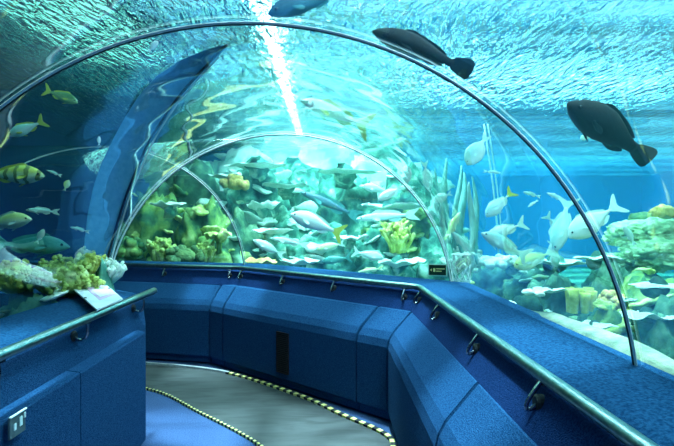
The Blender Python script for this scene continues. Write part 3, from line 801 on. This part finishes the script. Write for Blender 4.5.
# shelf corals
sh = [
 (258, 166, 8.4, 60, 6, 'coral_pale', 'pale shelf coral near the top left of the second arch'),
 (226, 176, 7.9, 36, 7, 'coral_pale', 'pale shelf coral above the inner arch strip'),
 (285, 186, 8.0, 50, 6, 'coral_pale', 'long pale shelf coral left of the dark slender fish'),
 (345, 172, 8.4, 70, 7, 'coral_pale', 'widest pale shelf coral high right of the arch centre'),
 (262, 205, 7.4, 32, 9, 'coral_pale', 'pale shelf coral left of the yellow-tailed fish'),
 (392, 206, 7.7, 60, 9, 'coral_pale', 'pale shelf coral above the yellow bush coral'),
 (270, 232, 7.0, 38, 9, 'coral_pale', 'pale shelf coral below left of the yellow-tailed fish'),
 (300, 262, 6.7, 40, 8, 'coral_pale', 'low pale shelf coral just over the far handrail'),
 (262, 262, 6.6, 30, 10, 'coral_orange', 'small buff shelf coral beside the foot of the inner arch'),
 (352, 238, 7.0, 34, 7, 'coral_pale', 'pale shelf coral right of the yellow-tailed fish'),
 (400, 262, 6.7, 50, 8, 'coral_pale', 'pale shelf coral left of the direction sign'),
 (168, 205, 6.8, 34, 9, 'coral_pale', 'pale yellow shelf coral in the upper inner arch'),
 (218, 236, 6.6, 26, 14, 'coral_lime', 'lime shelf coral beside the inner arch strip'),
 (558, 262, 5.4, 60, 7, 'coral_pale', 'pale shelf coral beneath the upright pale fish'),
 (600, 258, 5.0, 50, 6, 'coral_pale', 'flat pale shelf coral left of the first arch strip'),
 (516, 262, 5.6, 44, 8, 'coral_pale', 'pale shelf coral at the foot of the pale fish school'),
 (548, 290, 4.0, 36, 6, 'coral_pale', 'small pale shelf coral above the ledge'),
 (596, 326, 3.0, 40, 8, 'coral_pale', 'pale crust coral left of the first arch foot'),
 (650, 316, 3.0, 60, 10, 'coral_pale', 'long pale shelf coral right of the first arch strip'),
 (628, 300, 3.4, 20, 5, 'coral_pale', 'tiny pale shelf coral against the first arch strip'),
 (660, 286, 3.2, 60, 6, 'coral_pale', 'thin white shelf coral under the brain corals'),
]
for i, (px, py, D, w_, h_, m, lab) in enumerate(sh): plate_coral(px, py, D - .15, w_, h_, M[m], lab, i * 3.1 + 1)

# bush and lobed corals
lump_coral(62, 279, 3.12, 64, 42, M['coral_lime'], 'lime yellow knobbly coral behind the left ledge', 5, lumps=340, ls=.085)
bush_coral(88, 272, 3.3, 34, 16, M['coral_yellow'], 'yellow bush coral above the information board', 6, nb=36, rad=.016)
lump_coral(14, 278, 3.1, 44, 38, M['coral_yellow'], 'golden knobbly coral at the left edge of the picture', 8, lumps=220, ls=.10)
bush_coral(104, 282, 3.4, 36, 22, M['coral_pale'], 'pale bush coral between the lime coral and the second arch', 9, nb=36, rad=.018)
bush_coral(398, 252, 6.9, 34, 30, M['coral_yellow'], 'golden yellow bush coral left of the direction sign', 10, nb=36, rad=.03)
bush_coral(160, 264, 6.4, 24, 24, M['coral_lime'], 'lime bush coral low at the left of the inner arch', 11, nb=26, rad=.035)
bush_coral(205, 262, 6.5, 24, 18, M['coral_lime'], 'lime bush coral at the right of the inner arch', 12, nb=24, rad=.03)
lump_coral(130, 250, 6.4, 26, 24, M['rock_green'], 'green lobed coral by the left foot of the second arch', 13)
lump_coral(182, 256, 6.3, 34, 18, M['coral_olive'], 'olive lobed coral low in the inner arch', 14)
lump_coral(236, 184, 7.6, 26, 14, M['coral_orange'], 'peach lobed coral to the right of the inner arch top', 15)
lump_coral(465, 262, 5.6, 30, 30, M['coral_pale'], 'pale round lobed coral right of the second arch foot', 16, ls=.2)
lump_coral(612, 302, 3.7, 30, 18, M['coral_orange'], 'buff lobed coral left of the first arch strip', 17)
lump_coral(630, 322, 3.1, 34, 22, M['coral_yellow'], 'yellow lobed coral behind the first arch strip', 18)
lump_coral(500, 262, 5.4, 36, 12, M['coral_pale'], 'low pale lobed coral below the hovering school', 19)
tube_sponge(581, 303, 3.9, 34, M['coral_yellow'], 'cluster of yellow tube sponges behind the right ledge', 20, 7)
for i, (px, py, s, lab) in enumerate([(528, 292, 12, 'white rounded shell leftmost above the ledge'), (540, 294, 10, 'white rounded shell right of the leftmost one'), (510, 304, 12, 'white rounded shell lowest against the ledge'), (584, 333, 8, 'small pale pebble below the tube sponges'), (602, 339, 8, 'small pale pebble left of the first arch foot'), (616, 345, 7, 'small pale pebble nearest the first arch foot')]):
    D = 3.6 if i < 3 else 2.7
    w = s / F * D / 2
    o = blob('shell' if i < 3 else 'pebble', M['coral_pale'], W(px, py, D), (w, w * .8, w * .5), 400 + i, amp=.3, sub=3); tag(o, lab, 'shell' if i < 3 else 'pebble')
# sand shelf outside the right acrylic
bm = bmesh.new(); n1 = 60
rows = []
for i in range(n1 + 1):
    y = -1.2 + 5.0 * i / n1; row = []; sd_ = .075 * max(0, min(1, (3.0 - y) / .8)) - .5 * max(0, min(1, (1.45 - y) / .35))
    for (dx, z) in [(0, ZB), (0, 1.0 + sd_), (.07, 1.02 + sd_), (.11, .99 + sd_), (.20, .86), (.42, .6), (.42, ZB)]:
        row.append(bm.verts.new((1.21 + dx + .03 * noise.noise(Vector((y * 2, dx * 5, 1))) * (dx > 0), y, z + .035 * noise.noise(Vector((y * 3, dx * 6, 9))))))
    rows.append(row)
for a_, b_ in zip(rows, rows[1:]):
    for k in range(len(a_) - 1): bm.faces.new([a_[k], a_[k + 1], b_[k + 1], b_[k]])
o = obj('sand_bank', bm, M['sand'], smooth=True); tag(o, 'pale sand bank against the foot of the right acrylic', 'sand', kind='stuff')

# lattice basket behind the second arch foot
bt = W(461, 268, 5.0)
bk = thing('wire_basket', 'white lattice basket behind the right foot of the second arch', 'basket', bt)
bm = bmesh.new(); rw, rh = .10, .30
for k in range(9):
    for s in (1, -1):
        pts = []
        for q in range(13):
            a = k * 2 * PI / 9 + s * q / 12 * 1.6; pts.append((math.cos(a) * rw, math.sin(a) * rw, -rh / 2 + rh * q / 12))
        add_tube(bm, pts, .006, 5)
obj('lattice', bm, M['basket'], bk)
for z in (-rh / 2, rh / 2):
  bm = bmesh.new(); add_tube(bm, [(math.cos(2 * PI * q / 20) * rw, math.sin(2 * PI * q / 20) * rw, z) for q in range(21)], .009, 6, caps=False); obj('rim', bm, M['basket'], bk)

# solid streaks standing in for fish reflections stretched in the acrylic
def streak(px, pb, ptop, D, wpx, mat, label, seed, lean=0):
    rnd = random.Random(seed); b = W(px, pb, D); t = W(px + lean, ptop, D); n = 18; bm = bmesh.new()
    w = wpx / F * D / 2; A = []; ph = rnd.random() * 6
    for i in range(n + 1):
        s = i / n; p = b.lerp(t, s) - b
        p.x += w * 1.1 * math.sin(ph + s * 5); p.y += .06 * math.sin(ph + s * 4)
        ww = w * (math.sin(PI * (.06 + .90 * s)) ** .7)
        A.append([bm.verts.new(p + Vector((-ww, 0, 0))), bm.verts.new(p + Vector((0, -ww * .28, 0))), bm.verts.new(p + Vector((ww, 0, 0))), bm.verts.new(p + Vector((0, ww * .28, 0)))])
    for a, c_ in zip(A, A[1:]):
        for k in range(4): bm.faces.new([a[k], a[(k + 1) % 4], c_[(k + 1) % 4], c_[k]])
    bm.faces.new(A[0]); bm.faces.new(A[-1])
    o = obj('sea_frond', bm, mat, smooth=True); o.location = b; tag(o, label, 'plant', 'tall pale sea fronds right of the second arch'); return o  # not real plants: solid stand-ins for stretched fish reflections
fr = [(441, 236, 168, 5.6, 5, 'frond', 'shortest pale sea frond, nearest the second arch', -4), (449, 244, 158, 5.7, 6, 'frond', 'curving pale sea frond, second from the arch', -5),
      (455, 250, 165, 5.4, 6, 'frond', 'teal sea frond third from the arch', 4), (463, 258, 172, 5.3, 8, 'frond', 'broad sea frond with leaning tip, fourth from the arch', -2),
      (470, 262, 182, 5.2, 7, 'frond_white', 'bright narrow sea frond left of the diamond-shaped fish', 2), (478, 264, 176, 5.5, 6, 'frond', 'sea frond below the diamond-shaped fish', -6),
      (446, 268, 196, 5.1, 5, 'frond_white', 'bright short sea frond beside the arch strip', -3)]
for i, (px, pb, pt, D, w_, m, lab, le) in enumerate(fr): streak(px, pb, pt, D, w_, M[m], lab, i * 5 + 2, le)
# white rope hanging through the school
bm = bmesh.new()
pts = [W(484, 124, 5.9), W(488, 150, 5.9), W(493, 185, 5.9), W(497, 225, 5.9), W(499, 262, 5.9)]
add_tube(bm, pts, .012, 6); add_tube(bm, [p + Vector((.05, 0, 0)) for p in pts], .010, 6)
o = centre_origin(obj('hanging_rope', bm, M['frond_white'], smooth=True)); tag(o, 'pale doubled rope hanging down among the fish school', 'rope')

# solid band standing in for the blue ledge's reflection in the left acrylic
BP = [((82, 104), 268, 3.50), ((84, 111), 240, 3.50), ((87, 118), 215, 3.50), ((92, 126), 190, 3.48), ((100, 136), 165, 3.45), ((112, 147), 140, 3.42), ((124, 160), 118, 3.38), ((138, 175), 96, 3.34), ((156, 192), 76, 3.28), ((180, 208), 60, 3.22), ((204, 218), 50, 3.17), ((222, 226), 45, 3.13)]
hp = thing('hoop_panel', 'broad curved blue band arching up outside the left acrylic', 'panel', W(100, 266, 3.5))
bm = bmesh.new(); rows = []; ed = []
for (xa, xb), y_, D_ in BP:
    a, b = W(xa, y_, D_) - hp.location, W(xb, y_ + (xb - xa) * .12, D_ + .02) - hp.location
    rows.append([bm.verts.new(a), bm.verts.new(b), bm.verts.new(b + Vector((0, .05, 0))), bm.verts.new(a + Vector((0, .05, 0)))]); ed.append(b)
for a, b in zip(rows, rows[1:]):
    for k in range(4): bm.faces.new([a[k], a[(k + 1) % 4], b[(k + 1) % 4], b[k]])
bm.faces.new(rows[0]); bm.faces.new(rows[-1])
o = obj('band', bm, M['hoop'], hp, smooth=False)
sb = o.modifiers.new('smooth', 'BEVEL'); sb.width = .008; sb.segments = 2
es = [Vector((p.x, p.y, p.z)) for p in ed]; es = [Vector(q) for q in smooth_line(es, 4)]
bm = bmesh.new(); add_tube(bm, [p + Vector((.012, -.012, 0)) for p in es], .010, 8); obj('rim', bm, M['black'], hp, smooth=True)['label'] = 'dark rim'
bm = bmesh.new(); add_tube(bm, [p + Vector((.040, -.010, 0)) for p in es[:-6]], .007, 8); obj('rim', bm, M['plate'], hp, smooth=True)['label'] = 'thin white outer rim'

# ------------------------------------------------------------------ fish
SHAPES = {  # t: (upper, lower, halfwidth) as fractions of length; t=0 snout, 1 tail root
 'snapper': [(0, .005, .01, .006), (.06, .055, .045, .035), (.16, .115, .085, .06), (.32, .155, .125, .075), (.5, .145, .125, .07), (.68, .10, .09, .048), (.82, .055, .05, .026), (.92, .032, .032, .014), (1, .03, .03, .009)],
 'jack': [(0, .005, .01, .006), (.06, .085, .055, .035), (.15, .15, .115, .055), (.32, .20, .175, .065), (.5, .185, .165, .06), (.68, .12, .11, .04), (.82, .055, .05, .02), (.92, .022, .022, .012), (1, .02, .02, .008)],
 'slim': [(0, .005, .006, .005), (.06, .03, .025, .022), (.18, .055, .045, .04), (.35, .07, .06, .045), (.55, .065, .055, .04), (.75, .045, .04, .028), (.9, .025, .022, .014), (1, .02, .02, .008)],
 'oval': [(0, .01, .01, .008), (.06, .10, .09, .03), (.18, .19, .18, .05), (.38, .255, .245, .06), (.6, .24, .235, .055), (.78, .16, .15, .04), (.9, .06, .06, .02), (1, .03, .03, .01)],
 'grouper': [(0, .01, .015, .012), (.05, .05, .05, .04), (.15, .10, .085, .07), (.32, .145, .12, .09), (.5, .145, .12, .085), (.68, .105, .09, .06), (.82, .065, .06, .035), (.92, .045, .045, .02), (1, .045, .045, .012)],
}
def interp(prof, t):
    for a, b in zip(prof, prof[1:]):
        if a[0] <= t <= b[0]:
            s = (t - a[0]) / (b[0] - a[0]); return [a[i] + (b[i] - a[i]) * s for i in (1, 2, 3)]
    return prof[-1][1:]
def fish_body(bm, prof, L, n=16, m=14, TL=.80):
    rows = []
    for i in range(n + 1):
        t = (i / n) ** 1.0; t = t if i else 0.0
        up, lo, wd = interp(prof, t)
        if 0 < i < n:
            a, b = interp(prof, max(0, t - .03)), interp(prof, min(1, t + .03)); up, lo, wd = [(x + y + z) / 3 for x, y, z in zip((up, lo, wd), a, b)]
        x = (.5 - t * TL) * L; row = []
        for k in range(m):
            a = 2 * PI * k / m; cz = math.sin(a); cy = math.cos(a)
            z = (up if cz > 0 else lo) * cz * L; row.append(bm.verts.new((x, cy * abs(cy) ** .1 * wd * L, z)))
        rows.append(row)
    for a, b in zip(rows, rows[1:]):
        for k in range(m): bm.faces.new([a[k], a[(k + 1) % m], b[(k + 1) % m], b[k]])
    bm.faces.new(rows[0]); bm.faces.new(list(reversed(rows[-1])))
def fin(bm, pts, th, ly=0, tilt=0):
    """pts: (x,z) outline; thickness th along y; tilt leans it outward in y"""
    z0 = pts[0][1]
    for _ in range(2 if len(pts) > 4 else 1):
        q = []
        for i in range(len(pts)):
            a, b = pts[i], pts[(i + 1) % len(pts)]
            q += [(a[0] * .78 + b[0] * .22, a[1] * .78 + b[1] * .22), (a[0] * .22 + b[0] * .78, a[1] * .22 + b[1] * .78)]
        pts = q
    A = [bm.verts.new((x, ly + th / 2 + tilt * abs(z - z0), z)) for x, z in pts]; B = [bm.verts.new((x, ly - th / 2 + tilt * abs(z - z0), z)) for x, z in pts]
    bm.faces.new(A); bm.faces.new(list(reversed(B)))
    for k in range(len(pts)): bm.faces.new([A[k], A[(k + 1) % len(pts)], B[(k + 1) % len(pts)], B[k]])
def curve_fin(base, out):  # smooth outline
    return base + out
def fish(kind, head, tail, D, body, finm, label, turn=0.0, flip=False, tiny=False, group=None, tailm=None, name='fish', cat='fish', fork=1.0, depthscale=1.0):
    h = W(head[0], head[1], D - turn); t = W(tail[0], tail[1], D + turn)
    X = (h - t); L = X.length; X.normalize(); c = (h + t) / 2
    tocam = (Vector((0, 0, EYE)) - c).normalized()
    Y = (tocam - X * tocam.dot(X)).normalized(); Z = X.cross(Y)
    if Z.z < 0: Y, Z = -Y, -Z
    if flip: Y, Z = -Y, -Z
    # a slight roll keeps the back turned a little towards the light
    Rm = Matrix(((X.x, Y.x, Z.x), (X.y, Y.y, Z.y), (X.z, Y.z, Z.z))).to_4x4()
    prof = [(a, u * depthscale, l * depthscale, w) for a, u, l, w in SHAPES[kind]]
    th = .010 * L
    def tailpts():
        x0 = -.27 * L; hgt = {'oval': .13, 'slim': .10, 'grouper': .12}.get(kind, .19) * L
        if kind == 'grouper': return [(x0, .04 * L), (-.36 * L, .075 * L), (-.45 * L, .095 * L), (-.495 * L, .075 * L), (-.505 * L, 0), (-.495 * L, -.075 * L), (-.45 * L, -.095 * L), (-.36 * L, -.075 * L), (x0, -.04 * L)]
        return [(x0, .028 * L), (-.34 * L, .07 * L), (-.42 * L, hgt * .8), (-.5 * L, hgt), (-.455 * L, hgt * .5), (-.40 * L, 0), (-.455 * L, -hgt * .5), (-.5 * L, -hgt), (-.42 * L, -hgt * .8), (-.34 * L, -.07 * L), (x0, -.028 * L)]
    def back(t): return ((.5 - t * .8) * L, interp(prof, t)[0] * L * .88)
    def bel(t): return ((.5 - t * .8) * L, -interp(prof, t)[1] * L * .88)
    dh = .055 * L if kind != 'oval' else .04 * L
    if kind == 'grouper': dh *= depthscale * .8
    dors = [back(.28), back(.42), back(.58), back(.76), back(.86)] + [(back(.90)[0], back(.9)[1] + dh * .55), (back(.72)[0], back(.72)[1] + dh), (back(.55)[0], back(.55)[1] + dh * .8), (back(.40)[0], back(.40)[1] + dh * 1.1)]
    anal = [bel(.6), bel(.72), bel(.86)] + [(bel(.90)[0], bel(.9)[1] - dh * .7), (bel(.74)[0], bel(.74)[1] - dh * 1.2)]
    pelv = [bel(.30), bel(.40)] + [(bel(.52)[0], bel(.46)[1] - dh * 1.3)]
    if tiny:
        bm = bmesh.new(); fish_body(bm, prof, L, 10, 10); fin(bm, tailpts(), th * 1.5); fin(bm, dors, th); fin(bm, anal, th); fin(bm, pelv, th)
        o = obj(name, bm, body, smooth=True); tag(o, label, cat, group); o.matrix_world = Matrix.Translation(c) @ Rm; return o
    r = bpy.data.objects.new(name, None); COL.objects.link(r); r.empty_display_size = .1; tag(r, label, cat, group); r.matrix_world = Matrix.Translation(c) @ Rm
    bm = bmesh.new(); fish_body(bm, prof, L, 22, 18); obj('body', bm, body, r, smooth=True)
    bm = bmesh.new(); fin(bm, tailpts(), th * 1.4); obj('tail_fin', bm, tailm or finm, r)
    bm = bmesh.new(); fin(bm, dors, th); obj('dorsal_fin', bm, finm, r)
    bm = bmesh.new(); fin(bm, anal, th); obj('anal_fin', bm, finm, r)
    bm = bmesh.new(); fin(bm, pelv, th); obj('pelvic_fin', bm, finm, r)
    wd = interp(prof, .3)[2] * L
    for s in (1, -1):
        bm = bmesh.new(); x0 = (.5 - .28 * .8) * L
        fin(bm, [(x0, -.01 * L), (x0 - .02 * L, .012 * L), (x0 - .13 * L, -.01 * L), (x0 - .15 * L, -.05 * L), (x0 - .08 * L, -.055 * L)], th * .8, ly=s * wd * .95, tilt=s * .5)
        obj('pectoral_fin', bm, finm, r)
        ey = interp(prof, .10)
        bm = bmesh.new(); bmesh.ops.create_uvsphere(bm, u_segments=10, v_segments=8, radius=.016 * L)
        for v in bm.verts: v.co += Vector(((.5 - .10 * .8) * L, s * ey[2] * L * .86, ey[0] * .35 * L))
        obj('eye', bm, M['eye'], r, smooth=True)
    return r
SCH = 'pale fish of the school right of the second arch'
LF = 'fish on the dark left side'
fish('grouper', (568, 103), (651, 160), 3.4, M['f_dark'], M['fin_dark'], 'large black grouper swimming overhead at the upper right', turn=.12, cat='fish', name='grouper', depthscale=1.05)
fish('grouper', (373, 31), (472, 71), 3.0, M['f_dark'], M['fin_dark'], 'long black grouper above the top of the first arch', turn=.1, name='grouper', depthscale=.75)
fish('grouper', (268, 14), (350, -12), 2.7, M['f_dusk'], M['fin_teal'], 'blue grey shadowed fish at the top edge near the centre', turn=.1, name='grouper', depthscale=.8)
fish('snapper', (78, 103), (43, 89), 3.4, M['f_green'], M['fin_yellow'], 'olive fish below the first arch in the dark upper left', group=LF)
fish('snapper', (9, 136), (46, 120), 3.2, M['f_pale'], M['fin_yellow'], 'pale cyan fish with small yellow tail in the upper left', group=LF)
fish('snapper', (45, 176), (-22, 174), 2.6, M['f_yellow'], M['fin_yellow'], 'largest yellow barred fish cut by the left edge', group=LF, depthscale=1.0)
fish('snapper', (32, 219), (-24, 226), 2.7, M['f_lime'], M['fin_pale'], 'lime yellow fish below the barred one at the left edge', group=LF)
fish('slim', (26, 210), (60, 212), 3.0, M['f_pale'], M['fin_pale'], 'slim pale green fish right of the lime yellow one', group=LF, depthscale=1.2)
fish('slim', (46, 170), (62, 176), 3.2, M['f_silver'], M['fin_pale'], 'tiny slim silver fish right of the barred fish', tiny=True, group=LF)
fish('oval', (69, 180), (64, 191), 3.1, M['f_lime'], M['fin_pale'], 'tiny upright lime fish below the tiny slim one', tiny=True, group=LF)
fish('oval', (44, 229), (36, 244), 3.1, M['f_pale'], M['fin_pale'], 'tiny pale fish diving above the golden coral', tiny=True, group=LF, depthscale=.7)
fish('snapper', (70, 247), (-12, 243), 3.3, M['f_teal'], M['fin_teal'], 'dim teal fish low behind the small diving fish', group=LF, depthscale=.8)
fish('slim', (70, 227), (90, 232), 3.3, M['f_silver'], M['fin_pale'], 'tiny slim fish left of the second arch', tiny=True, group=LF)
fish('oval', (99, 136), (99, 146), 3.4, M['f_white'], M['fin_pale'], 'tiny white upright fish high left of the second arch', tiny=True, group=LF, depthscale=.7)
fish('oval', (158, 41), (148, 52), 3.3, M['f_white'], M['fin_pale'], 'tiny white fish just under the first arch at upper left', tiny=True, depthscale=.8)
fish('slim', (270, 38 + 200), (310, 246), 6.3, M['f_silver'], M['fin_pale'], 'slim silver fish low left under the yellow-tailed fish')
CF = 'fish in front of the far reef'
fish('snapper', (290, 214), (345, 235), 5.4, M['f_white'], M['fin_pale'], 'white fish with bright yellow tail in the centre', group=CF, tailm=M['fin_yellow'])
fish('oval', (317, 250), (345, 243), 6.2, M['f_lime'], M['fin_pale'], 'pale lime fish below the yellow-tailed fish', group=CF, depthscale=.6)
fish('snapper', (322, 262), (352, 257), 6.1, M['f_teal'], M['fin_teal'], 'teal fish low over the far handrail, left one', group=CF)
fish('snapper', (384, 259), (352, 251), 6.2, M['f_pale'], M['fin_pale'], 'pale cyan fish low over the far handrail, right one', group=CF)
fish('slim', (358, 272), (384, 268), 6.0, M['f_lime'], M['fin_pale'], 'small pale fish closest to the far handrail', tiny=True, group=CF)
fish('slim', (300, 192), (362, 218), 6.6, M['f_dusk'], M['fin_teal'], 'long dark slender fish behind the yellow-tailed fish', group=CF)
fish('slim', (356, 219), (420, 214), 6.6, M['f_pale'], M['fin_pale'], 'long pale slender fish right of the yellow-tailed fish', group=CF)
fish('snapper', (362, 186), (392, 192), 6.6, M['f_pale'], M['fin_pale'], 'pale fish high near the right curve of the second arch', group=CF)
fish('oval', (253, 240), (285, 256), 6.3, M['f_pale'], M['fin_pale'], 'pale fish tilted down left of centre', group=CF, depthscale=.5)
fish('oval', (378, 200), (403, 186), 5.3, M['f_white'], M['fin_pale'], 'white oval fish crossing the right curve of the second arch', depthscale=.62, group=SCH)
fish('oval', (407, 165), (406, 190), 4.6, M['f_pale'], M['fin_pale'], 'upright pale oval fish outside the second arch', depthscale=.85, group=SCH)
fish('oval', (430, 192), (424, 160), 4.8, M['f_pale'], M['fin_pale'], 'pale teardrop fish hanging nose down', depthscale=.6, group=SCH)
fish('oval', (433, 201), (452, 193), 4.9, M['f_pale'], M['fin_pale'], 'small round pale fish below the teardrop fish', depthscale=.9, group=SCH)
fish('oval', (467, 165), (488, 134), 4.6, M['f_pale'], M['fin_pale'], 'diamond-shaped pale fish highest of the school', depthscale=1.0, group=SCH)
fish('slim', (501, 173), (483, 171), 4.8, M['f_pale'], M['fin_pale'], 'tiny slim fish beside the hanging rope', tiny=True, group=SCH, depthscale=1.2)
fish('jack', (486, 217), (514, 190), 4.6, M['f_pale'], M['fin_pale'], 'pale fish with yellow tail raised to the right', tailm=M['fin_yellow'], group=SCH, depthscale=.95)
fish('jack', (486, 238), (527, 222), 4.4, M['f_white'], M['fin_pale'], 'white fish with upturned tail in the middle of the school', group=SCH, depthscale=.8)
fish('snapper', (481, 233), (530, 258), 4.1, M['f_pale'], M['fin_pale'], 'large pale fish sloping down to the right above the ledge', group=SCH, depthscale=.9)
fish('jack', (514, 268), (556, 250), 4.2, M['f_lime'], M['fin_pale'], 'pale lime deep-bodied fish lowest of the school', group=SCH)
fish('slim', (523, 192), (541, 197), 5.0, M['f_silver'], M['fin_pale'], 'small silver fish level with the tail of its yellow-tailed neighbour', tiny=True, group=SCH, depthscale=1.3)
fish('slim', (528, 207), (538, 200), 5.0, M['f_pale'], M['fin_pale'], 'smallest fish under the small silver one', tiny=True, group=SCH, depthscale=1.4)
fish('slim', (547, 193), (565, 201), 5.0, M['f_white'], M['fin_pale'], 'small white fish left of the first arch strip', tiny=True, group=SCH, depthscale=1.4)
fish('snapper', (556, 252), (569, 196), 4.3, M['f_pale'], M['fin_pale'], 'long pale fish hanging nearly upright, head down', group=SCH, depthscale=1.05)
fish('snapper', (566, 236), (545, 214), 4.9, M['f_silver'], M['fin_pale'], 'silver fish tucked behind the upright one', group=SCH)
fish('snapper', (555, 270), (553, 240), 4.7, M['f_pale'], M['fin_pale'], 'short pale fish hanging below the upright one', group=SCH)
fish('jack', (569, 238), (622, 202), 4.0, M['f_white'], M['fin_pale'], 'big pale fish with forked tail crossing the first arch strip', group=SCH, depthscale=1.0)
fish('slim', (623, 226), (636, 246), 4.4, M['f_white'], M['fin_pale'], 'small whitish fish diving left of the pillar corals', tiny=True, depthscale=1.9)
fish('slim', (505, 251), (535, 257), 5.2, M['f_silver'], M['fin_pale'], 'slim silver fish low at the centre of the school', tiny=True, group=SCH, depthscale=1.2)
fish('slim', (452, 232), (476, 258), 5.0, M['f_pale'], M['fin_pale'], 'slim pale fish pointing up beside the second arch foot', tiny=True, group=SCH, depthscale=1.6)
fish('slim', (460, 62 + 150), (447, 240), 5.0, M['f_lime'], M['fin_pale'], 'slim lime fish pointing up among the sea fronds', tiny=True, group=SCH, depthscale=1.6)
fish('jack', (580, 139), (596, 134), 4.5, M['f_pale'], M['fin_pale'], 'tiny pale fish behind the black grouper', tiny=True)
fish('snapper', (300, 100), (372, 128), 3.6, M['f_pale'], M['fin_yellow'], 'pale fish seen above the top of the second arch', group='fish over the second arch', depthscale=.6, turn=.15)

# ------------------------------------------------------------------ light
wd = bpy.data.worlds.new('world'); S.world = wd; wd.use_nodes = True
bg = wd.node_tree.nodes['Background']; bg.inputs['Color'].default_value = (0.50, 0.84, 1.0, 1); bg.inputs['Strength'].default_value = 1.1
# strip lamps hung just above the water, in a line over the tunnel
bm = bmesh.new()
bm = bmesh.new(); y = Y0
while y < Y1:
    add_box(bm, X0, -1.7, y, y + .595, 3.80, 3.86); y += .60
struct(obj('ceiling_deck', bm, M['deck']))  # unseen slab added over the left water to darken that side
bm = bmesh.new(); y = Y0 - .2
while y < Y1:
    add_box(bm, X0 - .2, X1 + .2, y, y + .75, 5.6, 5.7); y += 1.5
struct(obj('ceiling', bm, M['deck']))  # unseen slats added to give the ripples light and dark contrast
lampth = thing('strip_lamp', 'bright white strip lamp hung over the water above the tunnel', 'lamp', (-0.58, 7.0, 3.60))
bm = bmesh.new(); add_box(bm, -.07, .07, -3.6, 3.6, -.03, .0); obj('tube', bm, M['lamp'], lampth)
bm = bmesh.new(); add_box(bm, -.12, .12, -3.7, 3.7, .0, .06); obj('housing', bm, M['kerb'], lampth)
def area(x, y, z, sx, sy, p, col, tgt=None):
    l = bpy.data.lights.new('flood_light', 'AREA'); l.shape = 'RECTANGLE'; l.size = sx; l.size_y = sy; l.energy = p; l.color = col  # unseen fill lights, added to brighten the barriers, reef and tank walls
    o = bpy.data.objects.new('flood_light', l); COL.objects.link(o); o.location = (x, y, z)
    if tgt: o.rotation_euler = (Vector(tgt) - o.location).to_track_quat('-Z', 'Y').to_euler()
    return o
sl = bpy.data.lights.new('daylight', 'SUN'); sl.energy = 30; sl.angle = math.radians(4); sl.color = (0.80, 0.93, 1.0)
so = bpy.data.objects.new('daylight', sl); COL.objects.link(so); so.location = (0, 0, 9); so.rotation_euler = Vector((0.03, -0.10, -1)).to_track_quat('-Z', 'Y').to_euler()
area(0.4, 5.6, 5.0, 1.4, 1.6, 900, (0.85, 0.92, 1.0))
area(1.3, 1.6, 5.0, 1.2, 2.0, 800, (0.82, 0.93, 1.0))
area(-0.6, 5.6, 4.4, 3.0, .8, 550, (0.88, 1.0, 0.82), (-0.4, 8.6, 0.8))
area(-0.3, 9.0, 5.0, 4.0, 2.4, 1100, (0.85, 1.0, 0.90), (-0.3, 11.0, 1.5))
area(2.6, 2.6, 4.6, 1.0, 2.4, 300, (0.88, 1.0, 0.85), (3.6, 5.0, 1.0))
area(6.0, 14.0, 5.2, 8.0, 3.0, 2200, (0.6, 0.9, 1.0))
area(-2.7, 3.6, 3.74, 1.2, 6.0, 95, (0.55, 1.0, 0.75))  # added under the slab to give the left water a green glow
S.view_settings.view_transform = 'Standard'; S.view_settings.look = 'None'; S.view_settings.gamma = 1.0
S.view_settings.use_curve_mapping = False; S.view_settings.exposure = 0.0
cy = S.cycles
cy.max_bounces = 8; cy.transparent_max_bounces = 24; cy.diffuse_bounces = 3; cy.glossy_bounces = 4; cy.transmission_bounces = 6; cy.volume_bounces = 1
cy.caustics_reflective = False; cy.caustics_refractive = False; cy.sample_clamp_indirect = 6.0
